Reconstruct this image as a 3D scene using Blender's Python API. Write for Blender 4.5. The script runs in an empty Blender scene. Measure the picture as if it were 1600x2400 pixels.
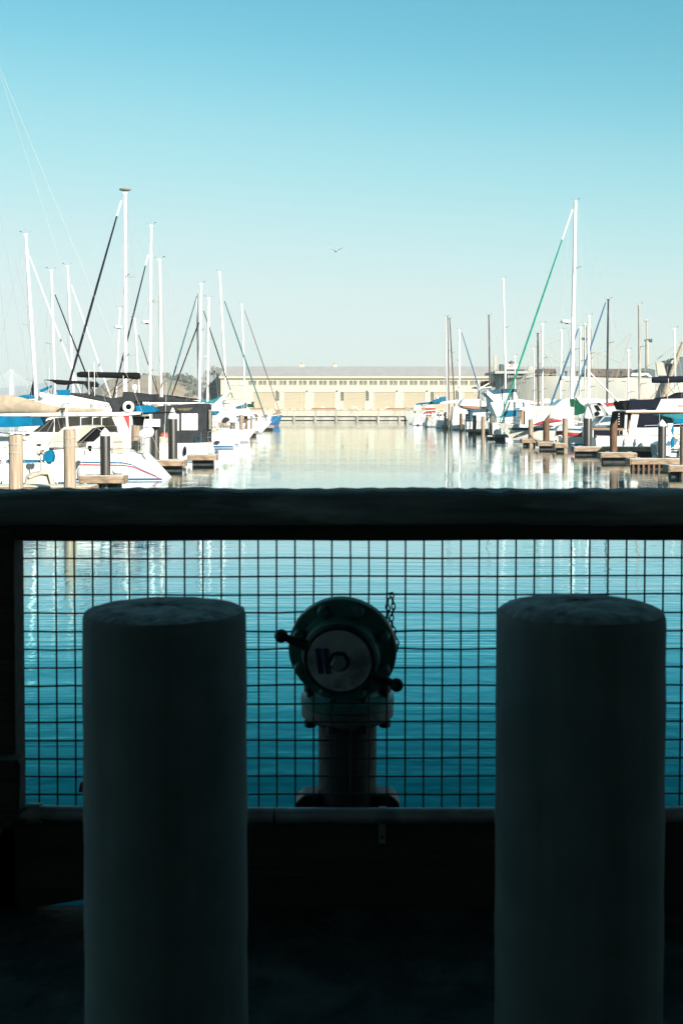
import bpy, bmesh, math, random
from mathutils import Vector, Matrix
random.seed(7)
scene = bpy.context.scene
R = math.radians

# ------------------------------------------------------------------ camera
F = 2769.0            # focal length in pixels of the 1600 x 2400 photograph
H = 3.5               # eye height above the water
YH = 951.0            # horizon row
PITCH = R(2.0)
PY0 = YH + F * math.tan(PITCH)   # row of the optical axis (the lens is shifted down a little)
cam_d = bpy.data.cameras.new('camera')
cam_d.sensor_fit = 'HORIZONTAL'
cam_d.sensor_width = 15.6
cam_d.lens = F / 1600.0 * 15.6
cam_d.shift_y = -(1200.0 - PY0) / 1600.0
cam_d.clip_start = 0.05
cam_d.clip_end = 30000
cam_d.dof.use_dof = True
cam_d.dof.focus_distance = 75
cam_d.dof.aperture_fstop = 6.3
cam = bpy.data.objects.new('camera', cam_d)
scene.collection.objects.link(cam)
cam.location = (0, 0, H)
cam.rotation_euler = (math.pi / 2 - PITCH, 0, 0)
scene.camera = cam

# ------------------------------------------------------------------ sky and sun
SUN_EL, SUN_AZ = R(23), R(149)          # azimuth clockwise from +Y: behind the camera, to the right
w = bpy.data.worlds.new('World')
scene.world = w
w.use_nodes = True
nt = w.node_tree
for n in list(nt.nodes):
    nt.nodes.remove(n)
sky = nt.nodes.new('ShaderNodeTexSky')
sky.sky_type = 'NISHITA'
sky.sun_disc = False
sky.sun_elevation = SUN_EL
sky.sun_rotation = SUN_AZ
sky.altitude = 10
sky.air_density = 1.0
sky.dust_density = 0.6
sky.ozone_density = 1.0
def scale_node(k):
    n = nt.nodes.new('ShaderNodeVectorMath'); n.operation = 'SCALE'; n.inputs['Scale'].default_value = k
    return n
s0, s1 = scale_node(.0925), scale_node(10.0)
curve = nt.nodes.new('ShaderNodeRGBCurve')           # the film's tone response to the clear sky
for ci, pts in enumerate((((.10,.02),(.186,.066),(.29,.205),(.485,.385),(.65,.44),(1,.49)),
                          ((.12,.115),(.293,.293),(.434,.437),(.642,.51),(.72,.52),(1,.55)),
                          ((.21,.18),(.40,.36),(.458,.412),(.53,.468),(.603,.495),(.695,.515),(1,.56)))):
    c = curve.mapping.curves[ci]
    c.points[0].location = (0, 0)
    c.points[1].location = pts[-1]
    for q in pts[:-1]:
        c.points.new(*q)
curve.mapping.update()
bg = nt.nodes.new('ShaderNodeBackground')
bg.inputs['Strength'].default_value = 0.086
wo = nt.nodes.new('ShaderNodeOutputWorld')
nt.links.new(sky.outputs[0], s0.inputs[0])
nt.links.new(s0.outputs[0], curve.inputs['Color'])
nt.links.new(curve.outputs[0], s1.inputs[0])
nt.links.new(s1.outputs[0], bg.inputs[0])
nt.links.new(bg.outputs[0], wo.inputs[0])
sun_d = bpy.data.lights.new('sun', 'SUN')
sun_d.energy = 5.0
sun_d.angle = R(0.53)
sun_d.color = (1.0, 0.94, 0.84)
sun = bpy.data.objects.new('sun', sun_d)
scene.collection.objects.link(sun)
sv = Vector((math.sin(SUN_AZ) * math.cos(SUN_EL), math.cos(SUN_AZ) * math.cos(SUN_EL), math.sin(SUN_EL)))
sun.rotation_euler = sv.to_track_quat('Z', 'Y').to_euler()
vs = scene.view_settings
vs.view_transform = 'Standard'
vs.look = 'None'
vs.exposure = 1.0
vs.gamma = 1.0
vs.use_curve_mapping = False
scene.render.engine = 'CYCLES'
cy = scene.cycles
cy.use_denoising = True
cy.max_bounces = 6
cy.diffuse_bounces = 3
cy.glossy_bounces = 4
cy.transmission_bounces = 4
cy.caustics_reflective = False
cy.caustics_refractive = False
cy.sample_clamp_indirect = 4

# ------------------------------------------------------------------ pixel -> place
CP, SP = math.cos(PITCH), math.sin(PITCH)
def ray(px, py):
    a, b = (px - 800.0) / F, -(py - PY0) / F
    return Vector((a, CP + b * SP, b * CP - SP))
def W(px, py, Y):                       # point of that pixel's ray on the upright plane y = Y
    d = ray(px, py)
    t = Y / d.y
    return Vector((d.x * t, Y, H + d.z * t))
def G(px, py, z=0.0):                   # ... on the level plane z
    d = ray(px, py)
    t = (z - H) / d.z
    return Vector((d.x * t, d.y * t, z))
def depth(py, z=0.0):
    return G(800, py, z).y
def ppm(Y):                             # pixels per metre near the horizon at distance Y
    return F / (Y * CP)

# ------------------------------------------------------------------ mesh helpers
COL = scene.collection
class MB:
    def __init__(s):
        s.v, s.f = [], []
    def add(s, vs_, fs):
        o = len(s.v)
        s.v += [Vector(p) for p in vs_]
        s.f += [tuple(i + o for i in q) for q in fs]
        return s
    def box(s, x0, x1, y0, y1, z0, z1):
        return s.add([(x0,y0,z0),(x1,y0,z0),(x1,y1,z0),(x0,y1,z0),(x0,y0,z1),(x1,y0,z1),(x1,y1,z1),(x0,y1,z1)],
                     [(0,3,2,1),(4,5,6,7),(0,1,5,4),(1,2,6,5),(2,3,7,6),(3,0,4,7)])
    def bar(s, p, q, r0, r1=None, n=6):
        return s.tube([p, q], [r0, r0 if r1 is None else r1], n)
    def tube(s, pts, radii, n=8, flat=1.0):
        pts = [Vector(p) for p in pts]
        if not isinstance(radii, (list, tuple)):
            radii = [radii] * len(pts)
        o = len(s.v)
        up = None
        for i, p in enumerate(pts):
            d = (pts[min(i + 1, len(pts) - 1)] - pts[max(i - 1, 0)]).normalized()
            ref = Vector((0, 1, 0)) if abs(d.y) < 0.9 else Vector((1, 0, 0))
            u = d.cross(ref).normalized()
            v = d.cross(u).normalized()
            for k in range(n):
                a = 2 * math.pi * (k + .5) / n
                s.v.append(p + (u * math.cos(a) + v * math.sin(a) * flat) * radii[i])
        m = len(pts)
        for i in range(m - 1):
            for k in range(n):
                a, b = o + i * n + k, o + i * n + (k + 1) % n
                s.f.append((a, b, b + n, a + n))
        s.f.append(tuple(o + k for k in range(n))[::-1])
        s.f.append(tuple(o + (m - 1) * n + k for k in range(n)))
        return s
    def prism(s, xz, y0, y1, dx=0.0, k=1.0):
        n = len(xz)
        cx = sum(p[0] for p in xz) / n; cz = sum(p[1] for p in xz) / n
        a = [(x, y0, z) for x, z in xz]
        b = [(cx + (x - cx) * k + dx, y1, cz + (z - cz) * k) for x, z in xz]
        return s.add(a + b, [tuple(range(n)), tuple(range(n, 2 * n))[::-1]] +
                     [(i, i + n, (i + 1) % n + n, (i + 1) % n) for i in range(n)])
    def lathe(s, prof, org, axis=(0, 0, 1), n=24):
        ax = Vector(axis).normalized()
        ref = Vector((1, 0, 0)) if abs(ax.x) < .9 else Vector((0, 1, 0))
        u = (ref - ax * ref.dot(ax)).normalized()
        v = ax.cross(u)
        org = Vector(org)
        o = len(s.v)
        for r, h in prof:
            for k in range(n):
                a = 2 * math.pi * k / n
                s.v.append(org + ax * h + (u * math.cos(a) + v * math.sin(a)) * max(r, 1e-4))
        for i in range(len(prof) - 1):
            for k in range(n):
                a, b = o + i * n + k, o + i * n + (k + 1) % n
                s.f.append((a, b, b + n, a + n))
        s.f.append(tuple(o + k for k in range(n))[::-1])
        s.f.append(tuple(o + (len(prof) - 1) * n + k for k in range(n)))
        return s
    def ball(s, c, rx, ry=None, rz=None, nu=12, nv=8):
        ry = rx if ry is None else ry
        rz = rx if rz is None else rz
        pr = [(math.sin(math.pi * i / nv), -math.cos(math.pi * i / nv)) for i in range(nv + 1)]
        t = MB().lathe(pr, (0, 0, 0), n=nu)
        return s.add([(c[0] + p.x * rx, c[1] + p.y * ry, c[2] + p.z * rz) for p in t.v], t.f)
    def sheet(s, grid, closed=False):
        m, n = len(grid), len(grid[0])
        fs = [(i*n+j, i*n+j+1, (i+1)*n+j+1, (i+1)*n+j) for i in range(m-1) for j in range(n-1)]
        return s.add([p for r in grid for p in r], fs)
    def build(s, name, mat, root=None, smooth=False, bevel=0.0, ang=35):
        me = bpy.data.meshes.new(name)
        if root is not None:
            off = root_off(root)
        else:
            lo = Vector([min(p[i] for p in s.v) for i in range(3)])
            hi = Vector([max(p[i] for p in s.v) for i in range(3)])
            off = Vector(((lo.x + hi.x) / 2, (lo.y + hi.y) / 2, lo.z))
        me.from_pydata([p - off for p in s.v], [], s.f)
        bm = bmesh.new(); bm.from_mesh(me)
        bmesh.ops.remove_doubles(bm, verts=bm.verts, dist=1e-5)
        bmesh.ops.recalc_face_normals(bm, faces=bm.faces)
        bm.to_mesh(me); bm.free()
        if smooth:
            me.polygons.foreach_set('use_smooth', [True] * len(me.polygons))
            me.set_sharp_from_angle(angle=R(ang))
        me.materials.append(MAT[mat] if isinstance(mat, str) else mat)
        o = bpy.data.objects.new(name, me)
        COL.objects.link(o)
        if root is not None:
            o.parent = root
        else:
            o.location = off
        if bevel:
            b = o.modifiers.new('bevel', 'BEVEL'); b.width = bevel; b.segments = 2; b.limit_method = 'ANGLE'
            b.angle_limit = R(30)
        return o
def root_off(r):
    o = Vector((0, 0, 0))
    while r is not None:
        o += r.location
        r = r.parent
    return o
def share(o, name, loc, root):          # another piece with the same mesh
    c = bpy.data.objects.new(name, o.data)
    COL.objects.link(c)
    c.parent = root
    c.location = loc
    return c
def thing(name, label, cat, loc, group=None):
    o = bpy.data.objects.new(name, None)
    COL.objects.link(o)
    o.location = loc
    o.empty_display_size = .2
    return tag(o, label, cat, group)
def tag(o, label, cat, group=None):
    o['label'] = label; o['category'] = cat
    if group: o['group'] = group
    return o
def struct(o, kind='structure'):
    o['kind'] = kind
    return o
def pxz(pts, Y):                        # traced outline -> metres on the plane y = Y
    return [(p.x, p.z) for p in (W(x, y, Y) for x, y in pts)]
def px_prism(root, name, mat, pts, Y0, Y1, bevel=0.02, k=1.0, dx=0.0):
    return MB().prism(pxz(pts, Y0), Y0, Y1, dx, k).build(name, mat, root, bevel=bevel)
def px_tube(root, name, mat, pts, Y, r, n=8, smooth=True, flat=1.0):
    Ys = Y if isinstance(Y, (list, tuple)) else [Y] * len(pts)
    return MB().tube([W(x, y, yy) for (x, y), yy in zip(pts, Ys)], r, n, flat).build(name, mat, root, smooth=smooth)
def text_mesh(name, body, size, mat, root, loc, spacing=1.0, rot=(math.pi/2, 0, 0), ext=.002):
    cu = bpy.data.curves.new(name, 'FONT')
    cu.body = body; cu.size = size; cu.extrude = ext; cu.space_character = spacing
    cu.align_x = 'CENTER'; cu.align_y = 'CENTER'
    t = bpy.data.objects.new(name + '_curve', cu)
    COL.objects.link(t)
    dg = bpy.context.evaluated_depsgraph_get()
    me = bpy.data.meshes.new_from_object(t.evaluated_get(dg))
    bpy.data.objects.remove(t); bpy.data.curves.remove(cu)
    me.name = name
    me.materials.clear(); me.materials.append(MAT[mat])
    o = bpy.data.objects.new(name, me)
    COL.objects.link(o)
    o.parent = root
    o.location = Vector(loc) - root_off(root)
    o.rotation_euler = rot
    return o

# ------------------------------------------------------------------ materials
MAT = {}
def mat(name, col, rough=.5, metal=0.0, var=.12, scale=3.0, stretch=(1,1,1), bump=0.0, bscale=None, spec=.5, dirt=None, dirt_amt=.35, dirt_scale=1.5, dirt_stretch=(1,1,.25)):
    m = bpy.data.materials.new(name)
    m.use_nodes = True
    t = m.node_tree
    b = t.nodes['Principled BSDF']
    b.inputs['Roughness'].default_value = rough
    b.inputs['Metallic'].default_value = metal
    b.inputs['Specular IOR Level'].default_value = spec
    tc = t.nodes.new('ShaderNodeTexCoord')
    mp = t.nodes.new('ShaderNodeMapping'); mp.inputs['Scale'].default_value = stretch
    t.links.new(tc.outputs['Object'], mp.inputs[0])
    nz = t.nodes.new('ShaderNodeTexNoise'); nz.inputs['Scale'].default_value = scale; nz.inputs['Detail'].default_value = 5
    t.links.new(mp.outputs[0], nz.inputs['Vector'])
    cr = t.nodes.new('ShaderNodeValToRGB')
    cr.color_ramp.elements[0].position = .3; cr.color_ramp.elements[1].position = .7
    cr.color_ramp.elements[0].color = tuple(c * (1 - var) for c in col) + (1,)
    cr.color_ramp.elements[1].color = tuple(min(1, c * (1 + var)) for c in col) + (1,)
    t.links.new(nz.outputs[0], cr.inputs[0])
    out = cr.outputs[0]
    if dirt:
        mp2 = t.nodes.new('ShaderNodeMapping'); mp2.inputs['Scale'].default_value = dirt_stretch
        t.links.new(tc.outputs['Object'], mp2.inputs[0])
        n2 = t.nodes.new('ShaderNodeTexNoise'); n2.inputs['Scale'].default_value = dirt_scale; n2.inputs['Detail'].default_value = 7
        t.links.new(mp2.outputs[0], n2.inputs['Vector'])
        r2 = t.nodes.new('ShaderNodeValToRGB')
        r2.color_ramp.elements[0].position = .5; r2.color_ramp.elements[1].position = .72
        r2.color_ramp.elements[0].color = (0,0,0,1); r2.color_ramp.elements[1].color = (dirt_amt,)*3 + (1,)
        t.links.new(n2.outputs[0], r2.inputs[0])
        mx = t.nodes.new('ShaderNodeMix'); mx.data_type = 'RGBA'
        t.links.new(r2.outputs[0], mx.inputs[0]); t.links.new(out, mx.inputs[6]); mx.inputs[7].default_value = tuple(dirt) + (1,)
        out = mx.outputs[2]
    t.links.new(out, b.inputs['Base Color'])
    if bump:
        nb = t.nodes.new('ShaderNodeTexNoise'); nb.inputs['Scale'].default_value = bscale or scale * 4; nb.inputs['Detail'].default_value = 6
        t.links.new(mp.outputs[0], nb.inputs['Vector'])
        bp = t.nodes.new('ShaderNodeBump'); bp.inputs['Strength'].default_value = bump; bp.inputs['Distance'].default_value = .02
        t.links.new(nb.outputs[0], bp.inputs['Height']); t.links.new(bp.outputs[0], b.inputs['Normal'])
    MAT[name] = m
    return m
mat('gelcoat', (.78,.77,.74), .3, var=.04, scale=1.2, dirt=(.45,.42,.35), dirt_amt=.3)
mat('gelcoat_cream', (.74,.71,.62), .35, var=.05, scale=1.2, dirt=(.4,.36,.28), dirt_amt=.35)
mat('gelcoat_grey', (.42,.45,.46), .35, var=.06, scale=1.2, dirt=(.25,.24,.22))
mat('hull_blue', (.012,.11,.24), .35, var=.12, scale=2, dirt=(.2,.25,.3))
mat('hull_dark', (.014,.016,.02), .5, var=.2, scale=2)
mat('boot_blue', (.015,.07,.16), .45, var=.15)
mat('boot_red', (.28,.03,.03), .5, var=.15)
mat('stripe_blue', (.015,.10,.20), .4, var=.1)
mat('stripe_red', (.5,.05,.05), .4, var=.1)
mat('deck_white', (.68,.67,.62), .7, var=.06)
mat('mast_white', (.78,.77,.74), .35, var=.04, dirt=(.5,.47,.4), dirt_amt=.25)
mat('mast_alu', (.58,.57,.54), .45, metal=.3, var=.08)
mat('mast_wood', (.06,.042,.03), .55, var=.3, scale=6, stretch=(4,4,.4))
mat('mast_grey', (.33,.30,.26), .6, var=.15, stretch=(3,3,.3))
mat('mast_rust', (.70,.66,.60), .45, var=.06, dirt=(.35,.16,.07), dirt_amt=.6, dirt_scale=2.0)
mat('steel', (.55,.55,.53), .3, metal=.8, var=.05)
mat('wire', (.30,.30,.29), .5, metal=.2, var=.05)
mat('wire_pale', (.42,.39,.33), .5, var=.05)
CANV = dict(rough=.9, var=.22, scale=3, bump=.5, spec=.05)
mat('canvas_black', (.010,.010,.010), **CANV)
mat('canvas_navy', (.009,.011,.020), **CANV)
mat('canvas_slate', (.032,.036,.039), **CANV)
mat('canvas_tan', (.34,.275,.20), **CANV)
mat('canvas_cream', (.48,.43,.345), **CANV)
mat('canvas_blue', (.004,.125,.235), **CANV)
mat('canvas_steel', (.035,.085,.125), **CANV)
mat('canvas_teal', (.03,.15,.165), **CANV)
mat('canvas_green', (.006,.06,.032), **CANV)
mat('furl_green', (.008,.22,.145), **CANV)
mat('furl_teal', (.035,.125,.135), **CANV)
mat('furl_brown', (.13,.11,.085), **CANV)
mat('canvas_white', (.74,.73,.70), rough=.8, var=.06, scale=3, bump=.2, spec=.2)
mat('canvas_red', (.32,.045,.045), **CANV)
mat('glass_dark', (.026,.025,.022), .18, var=.5, scale=1.5, stretch=(1.5,1,.4), spec=.6)
mat('glass_pale', (.42,.46,.46), .2, var=.2, scale=2)
mat('vinyl_clear', (.62,.64,.63), .25, var=.15, scale=3, stretch=(2,1,.4))
mat('black', (.006,.006,.006), .9, var=.2, spec=.05)
mat('rubber', (.02,.02,.02), .6, var=.2)
mat('teak', (.30,.17,.09), .6, var=.25, scale=5, stretch=(.4,3,3))
mat('gold_paint', (.10,.08,.035), .7, var=.6, scale=8)
mat('pile_wood', (.27,.205,.145), .85, var=.42, scale=3, stretch=(5,5,.35), bump=.5, bscale=6, dirt=(.12,.08,.05), dirt_amt=.55, dirt_scale=2.5)
mat('pile_pale', (.36,.28,.20), .85, var=.32, scale=3, stretch=(6,6,.3), bump=.5, bscale=6, dirt=(.22,.15,.09), dirt_amt=.5, dirt_scale=2.0)
mat('pile_brown', (.13,.068,.036), .85, var=.55, scale=4, stretch=(4,4,.4), bump=.6, bscale=7, dirt=(.03,.02,.015), dirt_amt=.7, dirt_scale=3)
mat('sleeve', (.013,.012,.009), .45, var=.3, scale=4, stretch=(3,3,.2), dirt=(.09,.075,.05), dirt_amt=.5, dirt_scale=4, dirt_stretch=(2,2,.15))
mat('cap_white', (.80,.80,.78), .4, var=.03)
mat('dock_wood', (.29,.21,.14), .85, var=.45, scale=3, stretch=(.5,4,4), bump=.4, dirt=(.10,.055,.03), dirt_amt=.75, dirt_scale=2.2, dirt_stretch=(.8,1,1.5))
mat('dock_top', (.58,.54,.47), .9, var=.15, scale=6, stretch=(3,.4,1), bump=.3)
mat('float_dark', (.03,.028,.024), .8, var=.4, scale=4)
mat('fender_white', (.72,.70,.64), .5, var=.08, dirt=(.4,.35,.28))
mat('fender_red', (.45,.09,.06), .5, var=.15)
mat('radar', (.76,.76,.74), .35, var=.03)
mat('rope', (.45,.42,.36), .9, var=.15)
mat('shed_wall', (.47,.445,.345), .85, var=.06, scale=.35, stretch=(1,1,.3), dirt=(.46,.42,.30), dirt_amt=.4, dirt_scale=.5)
mat('shed_door', (.36,.315,.225), .8, var=.08, scale=.8, stretch=(.3,1,6), dirt=(.36,.30,.2), dirt_amt=.4)
mat('shed_roof', (.38,.355,.335), .9, var=.07, scale=.3, stretch=(2,1,1))
mat('shed_frame', (.44,.42,.33), .7, var=.06)
mat('win_glass', (.055,.06,.05), .3, var=.6, scale=.9)
mat('pier_conc', (.45,.415,.335), .9, var=.12, scale=.5, stretch=(1,1,.4), dirt=(.22,.19,.14), dirt_amt=.5, dirt_scale=.8)
mat('pier_low', (.40,.37,.30), .9, var=.2, scale=.6, dirt=(.10,.09,.06), dirt_amt=.6, dirt_scale=.7)
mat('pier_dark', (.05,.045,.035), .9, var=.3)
mat('timber_red', (.27,.14,.08), .8, var=.25, stretch=(.2,1,1))
mat('grey_wall', (.20,.22,.22), .85, var=.12, scale=.6)
mat('brick_chim', (.36,.22,.13), .85, var=.2)
mat('ship_grey', (.34,.34,.30), .6, var=.07, scale=.12, stretch=(1,1,.5), dirt=(.55,.52,.44), dirt_amt=.45, dirt_scale=.12, dirt_stretch=(1,1,.6))
mat('ship_pale', (.36,.34,.28), .6, var=.1, scale=.5)
mat('ship_dark', (.05,.075,.08), .6, var=.3)
mat('lettering', (.05,.05,.05), .6, var=.1)
mat('ship_letter', (.60,.59,.54), .6, var=.05)
mat('ship_white', (.66,.66,.62), .6, var=.06)
mat('brown_roof', (.10,.075,.055), .8, var=.2, scale=.2)
mat('orange_ring', (.60,.14,.06), .6, var=.1)
mat('hill_grass', (.30,.22,.14), .95, var=.28, scale=.02, dirt=(.07,.075,.05), dirt_amt=.95, dirt_scale=.018, dirt_stretch=(1,1,1))
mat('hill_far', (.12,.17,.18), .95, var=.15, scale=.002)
mat('leaf', (.085,.095,.062), .9, var=.35, scale=.3)
mat('bark', (.06,.045,.03), .9, var=.2)
mat('bridge_white', (.72,.72,.70), .6, var=.03)
mat('concrete', (.14,.185,.19), .92, var=.14, scale=9, bump=.08, bscale=30, dirt=(.05,.065,.07), dirt_amt=.4, dirt_scale=7, dirt_stretch=(2.5,2.5,.22))
mat('concrete_top', (.24,.26,.26), .95, var=.6, scale=28, bump=.6, bscale=60, dirt=(.07,.07,.065), dirt_amt=.6, dirt_scale=14, dirt_stretch=(1,1,1))
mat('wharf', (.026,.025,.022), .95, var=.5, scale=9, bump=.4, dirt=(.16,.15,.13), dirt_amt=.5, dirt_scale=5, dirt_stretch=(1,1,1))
mat('rail_wood', (.17,.185,.18), .9, var=.65, scale=7, stretch=(.25,3,3), bump=.7, bscale=20, dirt=(.75,.77,.75), dirt_amt=.9, dirt_scale=5, dirt_stretch=(.35,1,2))
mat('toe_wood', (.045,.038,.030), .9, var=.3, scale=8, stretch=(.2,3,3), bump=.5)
mat('galv', (.30,.31,.31), .5, metal=.35, var=.2, scale=20, dirt=(.14,.13,.11), dirt_amt=.5, dirt_scale=12, dirt_stretch=(1,1,1))
mat('mesh_wire', (.05,.052,.05), .6, metal=.3, var=.2)
mat('hydrant_green', (.045,.19,.17), .5, var=.2, scale=14, bump=.2, dirt=(.05,.03,.02), dirt_amt=.5, dirt_scale=10, dirt_stretch=(1,1,1))
mat('flange_grey', (.20,.21,.20), .7, var=.4, scale=14, bump=.3, dirt=(.06,.05,.04), dirt_amt=.7, dirt_scale=9, dirt_stretch=(1,1,1))
mat('hydrant_pipe', (.055,.05,.042), .7, var=.3, scale=14, bump=.3)
mat('cap_face', (.46,.49,.50), .55, var=.22, scale=18, bump=.3, dirt=(.12,.10,.09), dirt_amt=.6, dirt_scale=16, dirt_stretch=(1,1,1))
mat('cap_letter', (.30,.31,.31), .5, var=.1)
mat('sticker_blue', (.035,.03,.12), .5, var=.3, scale=40)
mat('tag_red', (.30,.012,.02), .5, var=.1)
mat('iron', (.022,.022,.022), .6, metal=.3, var=.3, scale=20)
mat('gull_white', (.75,.75,.73), .8, var=.04)
mat('gull_shaded', (.38,.39,.40), .8, var=.1)
mat('shade_wall', (.70,.71,.70), .9, var=.1)  # pale so the unseen building bounces fill light onto the foreground
mat('bird_dark', (.02,.02,.02), .8, var=.1)

# water: smooth sea, fine ripples that come and go with the wind
def water_mat():
    m = bpy.data.materials.new('water'); m.use_nodes = True
    t = m.node_tree
    t.nodes.remove(t.nodes['Principled BSDF'])
    dif = t.nodes.new('ShaderNodeBsdfDiffuse'); dif.inputs['Color'].default_value = (.000, .010, .015, 1)
    gls = t.nodes.new('ShaderNodeBsdfGlossy'); gls.inputs['Roughness'].default_value = .012
    fr = t.nodes.new('ShaderNodeFresnel'); fr.inputs['IOR'].default_value = 1.75
    gc_ = t.nodes.new('ShaderNodeValToRGB')           # how much the surface mirrors: near black-green looking down, a mirror at a glance
    er = gc_.color_ramp.elements
    er[0].position = .19; er[0].color = (.003, .045, .055, 1)
    er[1].position = 1.0; er[1].color = (1, 1, 1, 1)
    for q, c in ((.236, (.008, .10, .115)), (.29, (.04, .23, .26)), (.38, (.16, .49, .56)), (.50, (.54, .76, .82)), (.72, (.84, .92, .91))):
        e_ = er.new(q); e_.color = c + (1,)
    t.links.new(fr.outputs[0], gc_.inputs[0]); t.links.new(gc_.outputs[0], gls.inputs['Color'])
    adds = t.nodes.new('ShaderNodeAddShader')
    t.links.new(dif.outputs[0], adds.inputs[0]); t.links.new(gls.outputs[0], adds.inputs[1])
    t.links.new(adds.outputs[0], t.nodes['Material Output'].inputs['Surface'])
    tc = t.nodes.new('ShaderNodeTexCoord')
    def nz(scale, stretch, det=3, dist=0.0):
        mp = t.nodes.new('ShaderNodeMapping'); mp.inputs['Scale'].default_value = stretch
        mp.inputs['Rotation'].default_value = (0, 0, R(6))
        n = t.nodes.new('ShaderNodeTexNoise'); n.inputs['Scale'].default_value = scale
        n.inputs['Detail'].default_value = det; n.inputs['Distortion'].default_value = dist
        t.links.new(tc.outputs['Object'], mp.inputs[0]); t.links.new(mp.outputs[0], n.inputs['Vector'])
        return n.outputs[0]
    big = nz(1.7, (1.0, 1.0, 1), 2, .5)
    mid = nz(3.2, (.07, 1.0, 1), 3, .2)
    fine = nz(11.0, (.04, 1.0, 1), 2)
    gust = nz(.035, (.35, 1.0, 1), 2, .5)
    gr = t.nodes.new('ShaderNodeMapRange')
    gr.inputs[1].default_value = .42; gr.inputs[2].default_value = .62; gr.inputs[3].default_value = .45; gr.inputs[4].default_value = 1.9
    t.links.new(gust, gr.inputs[0])
    streak = nz(.22, (.14, 1.0, 1), 3, .4)
    sr = t.nodes.new('ShaderNodeMapRange')
    sr.inputs[1].default_value = .40; sr.inputs[2].default_value = .64; sr.inputs[3].default_value = .30; sr.inputs[4].default_value = 1.9
    t.links.new(streak, sr.inputs[0])
    def mul(a, k):
        n = t.nodes.new('ShaderNodeMath'); n.operation = 'MULTIPLY'
        t.links.new(a, n.inputs[0])
        if isinstance(k, float): n.inputs[1].default_value = k
        else: t.links.new(k, n.inputs[1])
        return n.outputs[0]
    def add(a, c):
        n = t.nodes.new('ShaderNodeMath'); n.operation = 'ADD'
        t.links.new(a, n.inputs[0]); t.links.new(c, n.inputs[1]); return n.outputs[0]
    hgt = add(mul(big, WAVES[0]), mul(add(mul(mid, WAVES[1]), mul(fine, WAVES[2])), mul(gr.outputs[0], sr.outputs[0])))
    bp = t.nodes.new('ShaderNodeBump'); bp.inputs['Strength'].default_value = 1.0; bp.inputs['Distance'].default_value = 1.0
    t.links.new(hgt, bp.inputs['Height'])
    for n in (dif, gls, fr): t.links.new(bp.outputs[0], n.inputs['Normal'])
    MAT['water'] = m
WAVES = (.0062, .0044, .0010)
water_mat()
# ================================================================== the setting
struct(MB().add([(-5000,-60,0),(5000,-60,0),(5000,9000,0),(-5000,9000,0)], [(0,1,2,3)]).build('water', 'water'))

def hills(name, m, crest, Y, half, z0=-3.0, nx=90, ny=9, rough=.06, seed=1):
    rnd = random.Random(seed)
    xs = [p[0] for p in crest]
    grid = []
    bumps = [(rnd.uniform(.004,.03), rnd.uniform(0,6.28), rnd.uniform(.3,1)) for _ in range(10)]
    for j in range(ny):
        v = -1 + 2 * j / (ny - 1)
        row = []
        for i in range(nx + 1):
            px = xs[0] + (xs[-1] - xs[0]) * i / nx
            for (a, ya), (b, yb) in zip(crest, crest[1:]):
                if a <= px <= b:
                    q = (px - a) / (b - a); q = q * q * (3 - 2 * q); py = ya + (yb - ya) * q; break
            p = W(px, py, Y)
            hgt = p.z - z0
            n = sum(math.sin(p.x * f_ + v * 3 + ph) * a for f_, ph, a in bumps) / 5 * rough
            z = z0 + hgt * (math.cos(v * math.pi / 2) ** .8) * (1 + n * (1 - abs(v) * .3))
            row.append((p.x * (Y + v * half) / Y, Y + v * half, z))
        grid.append(row)
    return struct(MB().sheet(grid).build(name, m, smooth=True, ang=60))
hills('hill', 'hill_grass', [(150,952),(215,915),(262,888),(310,879),(350,878),(395,884),(440,893),(480,900),(560,915),(640,950)], 1050, 160, seed=3, rough=.05)
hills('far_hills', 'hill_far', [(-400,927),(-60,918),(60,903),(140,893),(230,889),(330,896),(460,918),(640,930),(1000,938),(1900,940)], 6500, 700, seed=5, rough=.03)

# trees on the hill
def tree(px, py, hpx, wpx, Y, label, seed):
    rnd = random.Random(seed)
    base = W(px, py, Y); s = 1 / ppm(Y)
    hh, ww = hpx * s, wpx * s
    t = thing('tree', label, 'tree', base, 'trees on the hill')
    MB().tube([base + Vector((0,0,-2)), base + Vector((0,0,hh*.45)), base + Vector((ww*.05,0,hh*.75))], [ww*.06, ww*.045, ww*.015], 6).build('trunk', 'bark', t)
    mb = MB()
    blobs = [(rnd.uniform(-.33,.33)*ww, rnd.uniform(-.33,.33)*ww, hh*rnd.uniform(.35,.86), rnd.uniform(.16,.30)*ww) for _ in range(9)]
    for bx, by, bz, br in blobs:
        for _ in range(26):
            d = Vector((rnd.gauss(0,1), rnd.gauss(0,1), rnd.gauss(0,1))).normalized() * br * rnd.uniform(.55, 1.05)
            c = base + Vector((bx, by, bz)) + d
            u = Vector((rnd.gauss(0,1), rnd.gauss(0,1), rnd.gauss(0,1))).normalized()
            v = u.orthogonal().normalized(); q = rnd.uniform(.05,.10) * ww
            mb.add([c+u*q, c+v*q, c-u*q, c-v*q], [(0,1,2,3)])
    mb.build('crown', 'leaf', t)
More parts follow.
